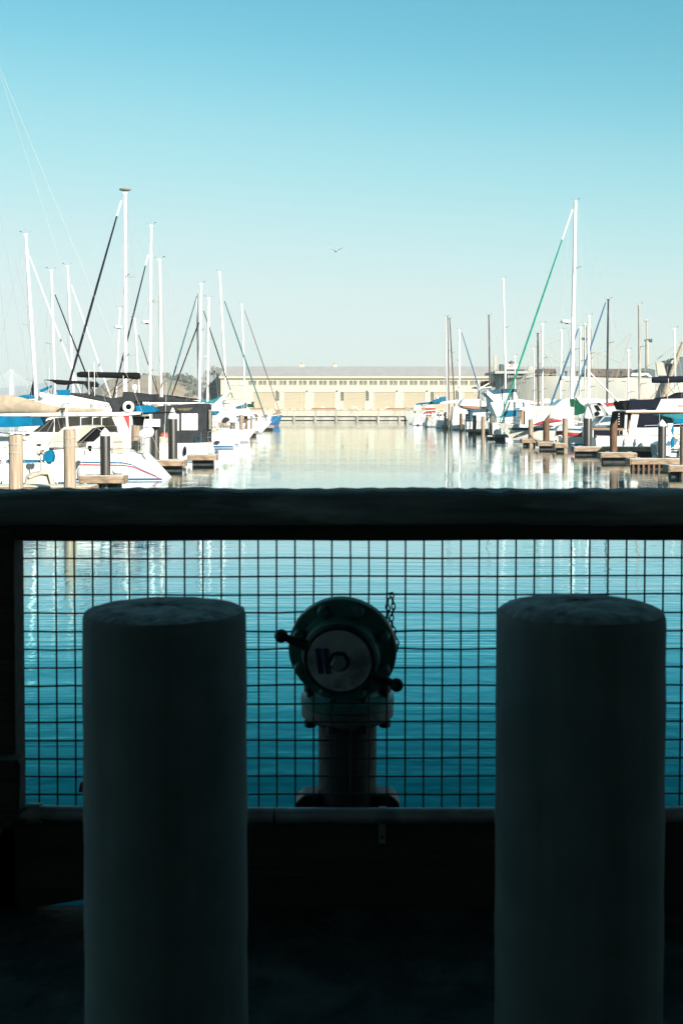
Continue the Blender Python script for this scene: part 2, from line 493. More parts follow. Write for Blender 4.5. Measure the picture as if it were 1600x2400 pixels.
TR = [(392,897,27,20,'tall narrow tree sticking up at the top end of the hillside grove'),
      (404,903,22,24,'round-headed tree right under the tall narrow tree in the grove'),
      (413,904,26,26,'broad tree on the ridge crossed by the black furled stay'),
      (427,903,29,30,'tallest broad tree in the middle of the hillside grove'),
      (440,906,27,28,'broad dense tree right of the tallest grove tree'),
      (451,908,20,22,'lower tree on the right shoulder of the grove'),
      (460,914,17,20,'small tree in the dip between the grove and the gabled building'),
      (468,916,22,22,'bushy tree close to the gabled building wall'),
      (433,917,18,26,'dark tree in front of the grove above the bare slope'),
      (446,925,22,26,'dense tree on the slope above the pale house'),
      (457,932,22,26,'wide tree below the grove beside the gabled building'),
      (418,913,14,20,'low tree at the edge of the bare tan slope'),
      (470,936,26,26,'big dark tree at the foot of the gabled building'),
      (443,938,18,24,'low round tree at the bottom of the tan slope'),
      (480,930,22,20,'tree half hidden behind the gabled building'),
      (385,893,13,16,'shrubby tree left of the tall narrow tree'),
      (338,882,8,11,'small bush on the bare crest behind the tallest white mast'),
      (348,882,6,9,'flat bush on the bare crest next to the radar mast'),
      (283,894,10,6,'single little pointed tree on the bare left end of the crest'),
      (300,886,5,9,'tiny bush on the bare crest under the black rolled bimini'),
      (330,905,12,22,'scrubby tree on the tan slope below the crest'),
      (352,915,14,26,'spreading scrub tree on the slope behind the rust-stained mast'),
      (310,912,12,26,'scrub tree on the slope under the black rolled bimini')]
for i, (px, py, hp, wp, lb) in enumerate(TR):
    tree(px, py, hp, wp, 1050 - (py - 880) * 2.0, lb, 100 + i)

# cable-stayed bridge far behind
bp_ = W(28, 945, 4600)
b = thing('cable_bridge', 'white single-tower bridge with fanned cables, far off behind the masts', 'bridge', (bp_.x, 4600, 0))
tx, zt, zd = bp_.x, W(28, 866, 4600).z, W(28, 930, 4600).z
for dy in (-5, 5):
    MB().add([(tx-9,4600+dy-4,0),(tx+9,4600+dy-4,0),(tx+9,4600+dy+4,0),(tx-9,4600+dy+4,0),(tx-6,4600+dy-4,zt),(tx+6,4600+dy-4,zt),(tx+6,4600+dy+4,zt),(tx-6,4600+dy+4,zt)],
             [(0,3,2,1),(4,5,6,7),(0,1,5,4),(1,2,6,5),(2,3,7,6),(3,0,4,7)]).build('tower_leg', 'bridge_white', b)
MB().box(tx-330, tx+420, 4590, 4612, zd-4, zd).build('road_deck', 'bridge_white', b)
for s_ in (-1, 1):
    for k in range(1, 13):
        MB().bar((tx, 4588, zt-3), (tx + s_ * k * (8.6 + k * .5), 4588, zd), .33, n=4).build('cable', 'bridge_white', b)

# ------------------------------------------------------------------ pier and shed across the water
YP = 285.0
m_ = 1 / ppm(YP)
def X(px, Y=YP): return W(px, 951, Y).x
def Z(py, Y=YP): return W(800, py, Y).z
zdk = Z(958)
pier = struct(MB().box(X(470), X(1700), YP-4.0, YP+60, zdk-.5, zdk).build('pier', 'pier_conc'))
px0 = 545
k = 0
while px0 < 1180:                        # concrete fascia panels with open joints
    x0, x1 = X(px0), X(px0 + 48.6)
    MB().box(x0+.06, x1-.06, YP-4.32, YP-4.004, Z(974.5), Z(962.0)+random.uniform(-.03,.03)).build('fascia_panel', 'pier_conc', pier, bevel=.03)
    MB().box(x0+.3, x1-.35, YP-4.16, YP-4.0, Z(984)+random.uniform(0,.08), Z(977.5)).build('fender_panel', 'pier_low', pier, bevel=.03)
    MB().box(x0-.28, x0+.28, YP-4.5, YP-4.1, -2, Z(976)).build('fender_pile', 'pier_low', pier, bevel=.03)
    px0 += 48.6; k += 1
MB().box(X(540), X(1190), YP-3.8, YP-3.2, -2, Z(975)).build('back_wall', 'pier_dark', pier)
MB().box(X(540), X(1190), YP-4.40, YP-3.9, Z(962)+.02, Z(959.2)).build('cap_beam', 'pier_conc', pier, bevel=.03)
for a, c in ((732,788),(905,948),(960,1010),(560,620)):
    MB().box(X(a), X(c), YP-4.5, YP-4.1, Z(958.6), Z(955.6)).build('bull_rail', 'timber_red', pier, bevel=.03)
for q in range(560, 1000, 17):
    MB().box(X(q), X(q+4), YP-4.45, YP-4.2, Z(959.3), Z(957.6)).build('rail_block', 'timber_red', pier)
for q in (757, 830, 905):
    MB().tube([(X(q)-.5,YP-4.2,zdk),(X(q)-.25,YP-4.2,zdk+.45),(X(q)+.25,YP-4.2,zdk+.45),(X(q)+.5,YP-4.2,zdk)], .14, 6).build('mooring_bitt', 'ship_white', pier)

x0s, x1s = X(517), X(1420)
sh = thing('pier_shed', 'long cream two-storey pier shed with small high windows and cargo doors', 'building', ((x0s+x1s)/2, YP+15, zdk))
ze, zr = Z(884), W(800, 861, YP+16).z
MB().prism([(x0s,zdk),(x1s,zdk),(x1s,ze),(x0s,ze)], YP, YP+32).build('wall', 'shed_wall', sh)
MB().add([(x0s-.4,YP-.5,ze-.05),(x1s+.4,YP-.5,ze-.05),(x1s+.4,YP+16,zr),(x0s-.4,YP+16,zr),(x0s-.4,YP+32.5,ze-.05),(x1s+.4,YP+32.5,ze-.05),
          (x0s-.4,YP-.5,ze+.2),(x1s+.4,YP-.5,ze+.2),(x1s+.4,YP+16,zr+.25),(x0s-.4,YP+16,zr+.25),(x0s-.4,YP+32.5,ze+.2),(x1s+.4,YP+32.5,ze+.2)],
         [(0,1,2,3),(3,2,5,4),(6,9,8,7),(9,10,11,8),(0,6,7,1),(4,5,11,10),(0,3,9,6),(3,4,10,9),(1,7,8,2),(2,8,11,5)]).build('roof', 'shed_roof', sh)
MB().box(x0s-.3, x1s+.3, YP-.62, YP-.505, ze-.28, ze+.22).build('gutter', 'shed_frame', sh, bevel=.03)
for q in (655, 1030, 706):
    MB().box(X(q), X(q)+.12, YP-.1, YP-.002, zdk, ze-.3).build('downpipe', 'shed_frame', sh)
for q, ww_ in ((702, 1.1), (784, .8)):     # roof vents with dark openings
    v_ = MB().box(X(q)-ww_*.6, X(q)+ww_*.6, YP+15.2, YP+16.6, zr+.1, zr+.75).build('roof_vent', 'shed_frame', sh, bevel=.05)
    MB().bar((X(q)-.1, YP+15.8, zr+.7), (X(q)-.1, YP+15.8, zr+1.15), .28, n=8).build('vent_cowl', 'brick_chim', v_)
def window(xc, zc, ww, hh, nx, ny, dark='win_glass'):
    w_ = bpy.data.objects.new('window', None); COL.objects.link(w_); w_.parent = sh
    w_.location = Vector((xc, YP, zc)) - sh.location
    fr = MB()
    fr.box(xc-ww/2-.04, xc+ww/2+.04, YP-.10, YP-.03, zc+hh/2, zc+hh/2+.05).box(xc-ww/2-.04, xc+ww/2+.04, YP-.14, YP-.03, zc-hh/2-.1, zc-hh/2)
    fr.box(xc-ww/2-.04, xc-ww/2, YP-.10, YP-.03, zc-hh/2, zc+hh/2).box(xc+ww/2, xc+ww/2+.04, YP-.10, YP-.03, zc-hh/2, zc+hh/2)
    fr.build('frame', 'shed_frame', w_)
    for i in range(1, nx):
        x = xc - ww/2 + ww * i / nx
        MB().box(x-.022, x+.022, YP-.075, YP-.034, zc-hh/2, zc+hh/2).build('glazing_bar', 'shed_frame', w_)
    for i in range(1, ny):
        z = zc - hh/2 + hh * i / ny
        MB().box(xc-ww/2, xc+ww/2, YP-.078, YP-.036, z-.02, z+.02).build('glazing_bar', 'shed_frame', w_)
    MB().box(xc-ww/2, xc+ww/2, YP-.03, YP-.004, zc-hh/2, zc+hh/2).build('glass', dark, w_)
q = 545.0
i = 0
while q < 1140:
    if i < 2:
        window(X(q), Z(897), 1.75*1.0, 1.0, 5, 1, 'glass_pale')
    else:
        for d_ in (-4.9, 4.9):
            window(X(q + d_), Z(896.5), .74, .96, 3, 3)
    q += 23.55; i += 1
q = 620.0
i = 0
while q < 1140:                            # cargo doors with slatted curtains, narrow windows between
    d0, d1 = X(q - 23.5), X(q + 23.5)
    zt_, zb_ = Z(918.5), zdk + .02
    dr = MB().box(d0, d1, YP-.03, YP-.004, zb_, zt_).build('cargo_door', 'shed_door', sh)
    for k in range(1, 8):
        z = zb_ + (zt_ - zb_) * k / 8
        MB().box(d0+.02, d1-.02, YP-.055, YP-.032, z-.05, z+.05).build('slat', 'shed_door', dr)
    MB().box(d0-.18, d1+.18, YP-.20, YP-.006, zt_, zt_+.16).build('lintel', 'shed_frame', dr)
    MB().box(d0-.16, d0-.01, YP-.12, YP-.006, zb_, zt_).build('door_jamb', 'shed_frame', dr)
    MB().box(d1+.01, d1+.16, YP-.12, YP-.006, zb_, zt_).build('door_jamb', 'shed_frame', dr)
    for d_ in (30, 41.5):
        if d_ + q < 1140:
            window(X(q + d_), Z(928.5), .72, 2.1, 2, 4, 'glass_pale' if (i + (d_ > 35)) % 3 else 'win_glass')
    lp = MB().bar((X(q+30), YP-.35, Z(914)), (X(q+30), YP, Z(914)), .07).build('lamp_arm', 'shed_frame', sh)
    MB().lathe([(.05,.22),(.12,.15),(.26,0)], (X(q+30), YP-.36, Z(916)), n=10).build('lamp_shade', 'grey_wall', lp)
    q += 70.2; i += 1
text_mesh('door_lettering', 'E-J05', .5, 'grey_wall', sh, (X(934), YP-.02, Z(949)))
# building with three gables left of the shed
YG = 300.0
gx = lambda q: W(q, 951, YG).x
gz = lambda q: W(800, q, YG).z
gb = thing('gabled_building', 'dark grey building with three steep gables and rows of small windows', 'building', (gx(497), YG+8, zdk))
MB().prism([(gx(474),zdk-.4),(gx(519),zdk-.4),(gx(519),gz(889)),(gx(513.5),gz(889)),(gx(508.5),gz(859.5)),(gx(503),gz(884)),(gx(496.5),gz(858)),(gx(490),gz(884)),(gx(482),gz(867)),(gx(474),gz(889))], YG, YG+14).build('wall', 'grey_wall', gb)
for a, c in (((474,889),(482,867)),((482,867),(490,884)),((490,884),(496.5,858)),((496.5,858),(503,884)),((503,884),(508.5,859.5)),((508.5,859.5),(513.5,889))):
    MB().tube([(gx(a[0]),YG-.15,gz(a[1])),(gx(c[0]),YG-.15,gz(c[1]))], .10, 4).build('gable_trim', 'grey_wall', gb)
for row, zz in enumerate((899, 911, 924)):
    for k in range(8):
        q = 477 + k * 5.2
        MB().box(gx(q)-.16, gx(q)+.16, YG-.04, YG-.005, gz(zz+3.2), gz(zz-3.2)).build('window', 'glass_dark', gb)
for q, zz in ((482, 886), (496.5, 876), (508.5, 877)):
    MB().box(gx(q)-.2, gx(q)+.2, YG-.04, YG-.005, gz(zz+3), gz(zz-3)).build('window', 'glass_dark', gb)
MB().box(gx(496), gx(499.5), YG+4, YG+5, gz(880), gz(854)).build('chimney', 'brick_chim', gb, bevel=.04)
# ------------------------------------------------------------------ the grey cargo ship
YS = 232.0
sx = lambda q: W(q, 951, YS).x
sz = lambda q: W(800, q, YS).z
ship = thing('cargo_ship', 'big pale grey cargo ship with derricks moored behind the right-hand masts', 'ship', (sx(1450), YS+9, 0))
hv, n_ = [], 30
MBh = MB()
grid = []
for i in range(n_ + 1):
    t = i / n_
    x = sx(1158) + (sx(2500) - sx(1158)) * t
    wid = 9.0 * min(1, (t / .10)) ** .45 if t < .10 else 9.0
    top = sz(869) if x < sx(1246) else sz(881 + min(1, max(0, (x - sx(1300)) / (sx(1600) - sx(1300)))) * 9)
    grid.append([(x + 2.0, YS + 9 - wid * .25, -4), (x + .9, YS + 9 - wid * .92, 0), (x, YS + 9 - wid, 5), (x, YS + 9 - wid, top), (x, YS + 9 + wid, top), (x, YS + 9 + wid, 0)])
MB().sheet(grid).build('hull', 'ship_grey', ship, smooth=True, ang=30)
MB().prism([(sx(1160),sz(869)),(sx(1160),sz(869)-.5),(sx(1246),sz(869)-.5),(sx(1246),sz(869))], YS+.6, YS+17).build('deck', 'ship_grey', ship)
text_mesh('name_lettering', "JEREMIAH O'BRIEN", .56, 'ship_letter', ship, (sx(1220), YS-.06, sz(882.5)), spacing=1.12)
a_ = px_prism(ship, 'deckhouse', 'ship_white', [(1187,869),(1187,853),(1214,853),(1214,869)], YS+2, YS+9)
c_ = W(1198.5, 856.5, YS+1.85)
MB().tube([c_ + Vector((.24*math.cos(q*math.pi/8), 0, .24*math.sin(q*math.pi/8))) for q in range(17)], .055, 6).build('life_ring', 'orange_ring', a_, smooth=True)
px_prism(ship, 'vent_house', 'ship_dark', [(1173,869),(1173,853),(1179,853),(1179,869)], YS+1.5, YS+4)
px_prism(ship, 'gun_platform', 'ship_dark', [(1188,867),(1188,864.5),(1234,865),(1230,868)], YS+1.2, YS+7)
for q in (1195, 1198, 1201, 1192, 1204):
    px_tube(ship, 'gun_barrel', 'ship_dark', [(1198, 853), (q, 845 + abs(q-1198)*.5)], YS+5, .12, 5)
px_tube(ship, 'gun_mount', 'ship_dark', [(1198,853.5),(1198,848)], YS+5, .5, 8)
MB().lathe([(.3,-.5),(.75,-.4),(.8,0),(.3,.3)], W(1244, 866, YS+1), axis=(0,1,0), n=16).build('ventilator', 'ship_grey', ship, smooth=True)
px_prism(ship, 'lattice_mast', 'ship_pale', [(1157,868),(1157,832),(1164,832),(1164,868)], YS+9, YS+9.6)
px_prism(ship, 'deck_cargo', 'brown_roof', [(1268,882),(1268,863.5),(1302,864),(1302,882)], YS+4, YS+14)
px_prism(ship, 'deck_cargo', 'brown_roof', [(1376,882),(1376,864),(1480,864),(1480,883)], YS+6, YS+14)
for q, t_, bt, r_ in ((1376, 762, 882, .38), (1371, 800, 882, .28), (1516, 797, 885, .42), (1386, 770, 880, .16)):
    px_tube(ship, 'king_post', 'ship_pale', [(q, bt), (q, t_)], YS+9, [r_, r_*.8], 10)
px_tube(ship, 'crosstree', 'ship_dark', [(1510,797.5),(1527,797.5)], YS+9, [.25,.45], 6)
px_tube(ship, 'crosstree', 'ship_dark', [(1362,793),(1382,795)], YS+9, .35, 6)
px_tube(ship, 'radio_mast', 'ship_pale', [(1515,800),(1515,751)], YS+9, .18, 6)
px_tube(ship, 'crosstree', 'ship_pale', [(1509,751),(1519,750)], YS+9, .2, 5)
for p, q_ in (((1386,868),(1477,781)),((1390,866),(1466,790)),((1376,855),(1400,826)),((1402,866),(1400,826)),((1516,860),(1594,800)),((1540,880),(1590,812)),((1404,825),(1426,822)),((1450,875),(1478,781)),
              ((1300,870),(1268,815)),((1250,818),(1310,796)),((1255,815),(1325,858)),((1340,860),(1330,765)),((1400,826),(1455,850)),((1455,850),(1480,835))):
    px_tube(ship, 'derrick_boom', 'ship_pale', [p, q_], YS+8, .075, 5)
px_tube(ship, 'derrick_boom', 'canvas_tan', [(1572,878),(1600,802)], YS+3, [.5,.35], 8)
px_tube(ship, 'derrick_boom', 'canvas_tan', [(1553,935),(1574,872)], YS-1.5, [.65,.4], 8)
px_prism(ship, 'gun_tub', 'ship_grey', [(1561,852),(1563,844),(1580,843),(1583,852)], YS+5, YS+9)
px_prism(ship, 'bridge_house', 'ship_dark', [(1580,884),(1586,846),(1598,836),(1720,836),(1720,884)], YS+4, YS+14)
px_prism(ship, 'bridge_house', 'ship_dark', [(1561,884),(1563,856),(1576,856),(1580,884)], YS+6, YS+12)
px_prism(ship, 'raft_rack', 'ship_pale', [(1537,849),(1554,849),(1562,880),(1541,880)], YS+2, YS+2.6)
px_prism(ship, 'deck_tent', 'ship_white', [(1478,880),(1481,874),(1517,873.5),(1528,883),(1523,884),(1514,878),(1500,882)], YS+1, YS+5)
px_prism(ship, 'winch_house', 'ship_dark', [(1492,882),(1492,866),(1512,862),(1535,866),(1535,884)], YS+6, YS+10)
for q in range(1300, 1500, 26):
    MB().lathe([(.2,0),(.2,.6),(.36,.8),(.15,1.05)], W(q, 881, YS+3), n=8).build('deck_vent', 'ship_dark', ship)
px_tube(ship, 'deck_rail', 'ship_pale', [(1246,876.5),(1300,877)], YS+.2, .07, 4)
for q in (1325, 1352, 1456):
    px_prism(ship, 'scupper', 'ship_dark', [(q,893),(q+10,893.3),(q+10,894.6),(q,894.3)], YS-.05, YS+.1, bevel=0)
# ================================================================== the wharf we stand on
YM = 3.248                              # plane of the wire mesh
YK = 3.14                               # front of the toe board
ZD = W(800, 2130, YK).z                 # wharf deck level
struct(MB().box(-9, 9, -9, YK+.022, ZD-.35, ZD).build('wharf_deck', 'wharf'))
LZ = W(800, 1903, 3.62).z
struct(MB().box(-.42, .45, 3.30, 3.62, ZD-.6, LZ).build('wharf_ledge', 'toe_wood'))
# unseen walkway roof, walls and building added behind the camera to shade the wharf
bd = thing('unseen_shade_building', 'unseen pale covered walkway and building added behind the wharf to shade it', 'building', (0, -3, ZD))
MB().box(-14, 22, -3.6, -2.6, ZD, ZD+16).build('wall', 'shade_wall', bd)
MB().box(-5, 22, -2.6, 3.7, ZD+3.45, ZD+3.75).build('canopy', 'shade_wall', bd)  # unseen roof, front edge placed to dim the bollards and rail
MB().box(5.0, 5.4, -2.6, 3.1, ZD, ZD+3.45).build('shade_side_wall', 'shade_wall', bd)  # added to close off light from the side
MB().box(-4.2, -3.8, -2.6, 0.9, ZD, ZD+3.45).build('shade_side_wall', 'shade_wall', bd)  # added, cut short so light from the left reaches the bollards

# concrete bollards
def bollard(pxl, pxr, pyc, dia, label, dome, seed):
    zc = dia * F / (pxr - pxl)
    Yb = zc / CP - .0
    for _ in range(4):
        p = W((pxl + pxr) / 2, pyc, Yb)
        Yb = (zc - (H - p.z) * SP) / CP
    p = W((pxl + pxr) / 2, pyc, Yb)
    r, zt = dia / 2, p.z
    o = thing('bollard', label, 'bollard', (p.x, Yb, ZD), 'concrete bollards')
    prof = [(r*1.0, ZD)] + [(r * (1 + .006 * math.sin(k * 2.1 + seed)), ZD + (zt - ZD - .02) * k / 14) for k in range(1, 15)] + [(r*.993, zt-.008), (r*.975, zt)]
    m = MB().lathe([(a, b_ - ZD) for a, b_ in prof], (p.x, Yb, ZD), n=64)
    m.build('shaft', 'concrete', o, smooth=True, ang=40)
    rnd = random.Random(seed)
    grid = MB()
    rings = [(.975, 0.0), (.9, .35), (.7, .75), (.45, .95), (.2, 1.0), (.0, 1.0)]
    pr = [(r * a, dome * h + .0005) for a, h in rings]
    t = MB().lathe(pr, (p.x, Yb, zt), n=48)
    for v in t.v:
        v.z += rnd.uniform(-.0012, .0012)
    t.build('crown', 'concrete_top', o, smooth=True, ang=60)
    return o
bollard(196, 577, 1432, .30, 'grey concrete bollard, flat-topped, left of the hydrant', .012, 1)
bollard(1164, 1555, 1432, .30, 'grey concrete bollard with a chipped, slightly domed top, right of the hydrant', .020, 2)

# guard fence: timber rail, post and welded wire mesh
fz = lambda py: W(800, py, YM).z
fx = lambda px, py: W(px, py, YM).x
fe = thing('guard_fence', 'dark weathered timber rail with square wire mesh under it', 'fence', (0, YM, ZD))
rnd = random.Random(11)
zt, zb = W(800, 1150, 3.13).z, W(800, 1232, 3.11).z
grid = []
NX = 300
for i in range(NX + 1):
    x = -3.2 + 6.4 * i / NX
    wob = .0012 * math.sin(x * 9) + .0010 * math.sin(x * 31 + 1) + rnd.uniform(-.0022, .0022)
    chip = 0.0
    for cx, cw, cd in ((.402, .014, .008), (.420, .009, .013), (.374, .01, .003), (-.35, .03, .002), (.62, .05, .002), (-.9, .04, .003)):
        chip += cd * max(0, 1 - abs(x - cx) / cw)
    e = lambda: rnd.uniform(-.0011, .0011)
    grid.append([(x, 3.235, zb), (x, 3.115 + e(), zb + e()), (x, 3.106 + e(), zb + .008), (x, 3.105 + e(), zb + .03 + e()), (x, 3.106 + e(), zb + .06 + e()), (x, 3.112 + e(), zt - .012 + wob * .5 - chip * .5),
                 (x, 3.124 + e(), zt - .002 + wob - chip), (x, 3.15, zt + wob - chip), (x, 3.235, zt + wob), (x, 3.235, zb)])
MB().sheet(grid).build('top_rail', 'rail_wood', fe, smooth=True, ang=50)
z2 = W(800, 1266, 3.15).z
MB().box(-3.2, 3.2, 3.15, 3.24, z2, zb - .001).build('under_rail', 'toe_wood', fe, bevel=.004)
pr_ = W(56, 1268, 3.243).x
MB().box(pr_ - .13, pr_, 3.14, 3.243, ZD - .1, zb - .001).build('post', 'toe_wood', fe, bevel=.006)
for q in (1.30, 3.0, pr_ - 2.0):
    MB().box(q, q + .13, 3.14, 3.243, ZD - .1, zb - .001).build('post', 'toe_wood', fe, bevel=.006)
# hole cut into the mesh for the hydrant outlet
HC = W(803, 1520, YM); HR = .128
ztop, zbot = z2 + .01, fz(1899)
def wire(pts, r=.0027):
    return MB().tube(pts, r, 6).build('wire', 'mesh_wire', fe, smooth=True)
xw = fx(605.6, 1600)
xs = [xw + .0508 * k for k in range(-55, 58)]
for x in xs:
    segs = [(zbot, ztop)]
    d = abs(x - HC.x)
    if d < HR - .012:
        hh = math.sqrt(HR ** 2 - d ** 2)
        segs = [(zbot, HC.z - hh), (HC.z + hh, ztop)]
    for a, c in segs:
        if c - a > .01:
            j = random.uniform(-.0012, .0012)
            wire([(x, YM, a), (x + j, YM, (a + c) / 2), (x, YM, c)])
zw = fz(1351.5)
for k in range(-2, 13):
    z = zw - .0508 * k
    if z < zbot or z > ztop: continue
    d = abs(z - HC.z)
    spans = [(-3.0, 3.1)]
    if d < HR:
        hh = math.sqrt(HR ** 2 - d ** 2)
        spans = [(-3.0, HC.x - hh), (HC.x + hh, 3.1)]
    for a, c in spans:
        n = 30
        kx = .002 if d < HR else 0
        pts = []
        for i in range(n + 1):
            x = a + (c - a) * i / n
            near = max(0, 1 - min(abs(x - HC.x) - HR, .1) / .1) if d < HR + .03 else 0
            pts.append((x, YM + .0046, z + .0016 * x + .0012 * math.sin(x * 23 + k) - near * kx * (1 if k % 2 else -1.5)))
        wire(pts)

# toe board with a scupper gap, and the conduit on it
tb_top = W(800, 1916, YK).z
sl0, sl1 = W(70, 2112, YK).x, W(230, 2112, YK).x
tb = MB()
g0 = W(800, 2104, YK).z
tb.box(-3.3, sl0, YK, YK+.05, ZD-.05, tb_top).box(sl1, 3.3, YK, YK+.05, ZD-.05, tb_top)
tb.add([(sl0,YK,ZD),(sl1,YK,g0),(sl1,YK,tb_top),(sl0,YK,tb_top),(sl0,YK+.018,ZD),(sl1,YK+.018,g0+.01),(sl1,YK+.018,tb_top),(sl0,YK+.018,tb_top)],
       [(0,1,2,3),(7,6,5,4),(0,4,5,1),(3,2,6,7),(0,3,7,4),(1,5,6,2)])
tag(tb.build('toe_board', 'toe_wood'), 'dark timber toe board along the wharf edge under the mesh', 'board')
pc = thing('conduit_pipe', 'thin grey metal conduit pipe running along the foot of the fence', 'pipe', (0, 3.11, tb_top))
yp_, rp = 3.112, .0205
zp = W(800, 1912, yp_).z
pts = [(W(66, 1900, yp_).x + (3.1 - W(66, 1900, yp_).x) * i / 16, yp_, zp + .010 * (min(1, abs(i - 4) / 5)) ** 2) for i in range(17)]
MB().tube(pts, rp, 16).build('pipe', 'galv', pc, smooth=True)
e0 = W(66, 1897, yp_)
MB().tube([(e0.x - .002, yp_, pts[0][2]), (e0.x + .035, yp_, pts[0][2])], rp * 1.3, 16).build('coupling', 'galv', pc, smooth=True)
MB().tube([(e0.x, yp_, pts[0][2]), (e0.x - .05, yp_, pts[0][2] - .004), (e0.x - .085, yp_, pts[0][2] - .03), (e0.x - .10, yp_, pts[0][2] - .08), (e0.x - .10, yp_, ZD)], rp, 12).build('elbow', 'galv', pc, smooth=True)
MB().tube([(W(640,1912,yp_).x, yp_, zp), (W(646,1912,yp_).x, yp_, zp)], rp * 1.04, 12).build('joint', 'toe_wood', pc, smooth=True)
q = W(896, 1912, yp_).x
MB().tube([(q - .009, yp_, zp), (q + .009, yp_, zp)], rp * 1.14, 14).build('strap', 'galv', pc, smooth=True)
MB().box(q - .009, q + .009, YK - .006, YK - .001, W(800, 1976, YK).z, zp).build('strap_tail', 'galv', pc, bevel=.001)
MB().ball((q, YK - .008, W(800, 1960, YK).z), .005, nu=8, nv=6).build('screw', 'iron', pc)
# junction box at the post foot and the red tag
jb = thing('junction_box', 'small dark grey box at the foot of the left fence post', 'box', W(22, 1935, 3.0))
MB().prism(pxz([(-40,1940),(22,1945),(45,1905),(47,1792),(42,1784),(-40,1782)], 3.07), 3.07, 3.13).build('case', 'toe_wood', jb, bevel=.004)
MB().prism(pxz([(-40,1800),(26,1800),(44,1781),(-40,1781)], 3.06), 3.055, 3.068).build('lid', 'toe_wood', jb, bevel=.003)
tg = MB().prism(pxz([(183,1858),(187,1836),(194,1832),(215,1832),(215,1858)], YM-.02), YM-.02, YM-.006)
tg = tag(tg.build('plastic_tag', 'tag_red', bevel=.002), 'small red plastic tag wired low on the mesh beside the left bollard', 'tag')

# ------------------------------------------------------------------ standpipe hydrant poking through the mesh
yh_ = 3.42
hx = W(814, 1750, yh_).x
hz0 = LZ + .001
hy = thing('fire_hydrant', 'green flanged standpipe hydrant with a capped round outlet behind the fence', 'hydrant', (hx, yh_, hz0))
zt1 = W(800, 1690, yh_).z
r0 = .5 * 138 / 812.0
MB().lathe([(r0*1.02, 0), (r0, .05), (r0, zt1 - hz0)], (hx, yh_, hz0), n=40).build('standpipe', 'hydrant_pipe', hy, smooth=True)
fb_ = MB().lathe([(.16, 0), (.16, .018), (.135, .028), (.125, .045), (.1, .05)], (hx, yh_, hz0), n=40).build('base_flange', 'hydrant_pipe', hy, smooth=True, ang=25)
for s_ in (-1, 1):
    px_a = [(690,1896),(694,1874),(712,1858),(750,1856),(750,1896)]
    pts_ = pxz(px_a, yh_ - .03) if s_ < 0 else pxz([(1634 - x - 6, y) for x, y in px_a], yh_ - .03)
    MB().prism(pts_, yh_ - .06, yh_ + .03).build('foot_lug', 'iron', fb_, bevel=.006)
zA, zB, zC = (W(800, y, yh_).z for y in (1690, 1655, 1600))
MB().lathe([(.10, 0), (.125, .012), (.134, .02), (.134, zB - zA), (.128, zB - zA + .006)], (hx, yh_, zA), n=40).build('lower_flange', 'flange_grey', hy, smooth=True, ang=25)
up_ = MB().lathe([(.128, .004), (.136, .010), (.136, .034), (.11, .045), (.105, zC - zB), (.10, zC - zB + .06), (.08, zC - zB + .11), (.03, zC - zB + .135)], (hx, yh_, zB), n=40).build('elbow_body', 'hydrant_green', hy, smooth=True, ang=25)
for k in range(8):
    a = math.pi * (k + .5) / 4
    MB().lathe([(.015, -.050), (.017, -.046), (.017, -.03), (.011, -.029), (.011, .052), (.018, .053), (.018, .072), (.014, .076)], (hx + .116 * math.cos(a), yh_ + .116 * math.sin(a), zB), n=6).build('flange_bolt', 'iron', hy)
# outlet, pointing at the wharf and a little down and left
fc = W(803, 1520, 3.19)
ax = Vector((-.11, -1, -.19)).normalized()
MB().lathe([(.062, -.17), (.075, -.06), (.10, -.02), (.140, -.012), (.147, -.008), (.147, .014), (.143, .018), (.114, .020), (.106, .028), (.103, .062), (.100, .068), (.094, .070)], fc, ax, n=56).build('outlet_flange', 'hydrant_green', hy, smooth=True, ang=25)
u_ = ax.cross(Vector((0, 0, 1))).normalized(); v_ = u_.cross(ax).normalized()
for k in range(8):
    a = math.pi * (k + .5) / 4
    c = fc + (u_ * math.cos(a) + v_ * math.sin(a)) * .124
    MB().lathe([(.0165, .018), (.0165, .032), (.012, .040), (.004, .041)], c, ax, n=12).build('bolt_head', 'hydrant_green', hy, smooth=True, ang=30)
cap = MB().lathe([(.097, .062), (.097, .084), (.093, .088), (.088, .086), (.086, .084), (.02, .084)], fc, ax, n=56).build('outlet_cap', 'rubber', hy, smooth=True, ang=25)
MB().lathe([(.086, .0845), (.085, .0885), (.030, .0895), (.026, .0885)], fc, ax, n=56).build('cap_plate', 'cap_face', cap, smooth=True, ang=40)
MB().lathe([(.028, .088), (.028, .092), (.020, .093)], fc, ax, n=24).build('nut_washer', 'iron', cap)
MB().lathe([(.0205, .092), (.0205, .112), (.0175, .116)], fc, ax, n=6).build('nut', 'galv', cap)
rot3 = Matrix((u_, v_, ax)).transposed() if False else Matrix((-u_, v_, ax)).transposed()
right = Vector((0, 0, 1)).cross(ax).normalized(); upv = ax.cross(right).normalized()
rotm = Matrix((right, upv, ax)).transposed()
for ch, ang in (('S', 5), ('F', -28), ('F', -61), ('D', -95)):
    a = R(ang)
    c = fc + (right * math.cos(a) + upv * math.sin(a)) * .061 + ax * .0895
    e = (rotm @ Matrix.Rotation(a - math.pi / 2, 3, 'Z')).to_euler()
    text_mesh('raised_letter', ch, .034, 'cap_letter', cap, c, rot=e, ext=.0016)
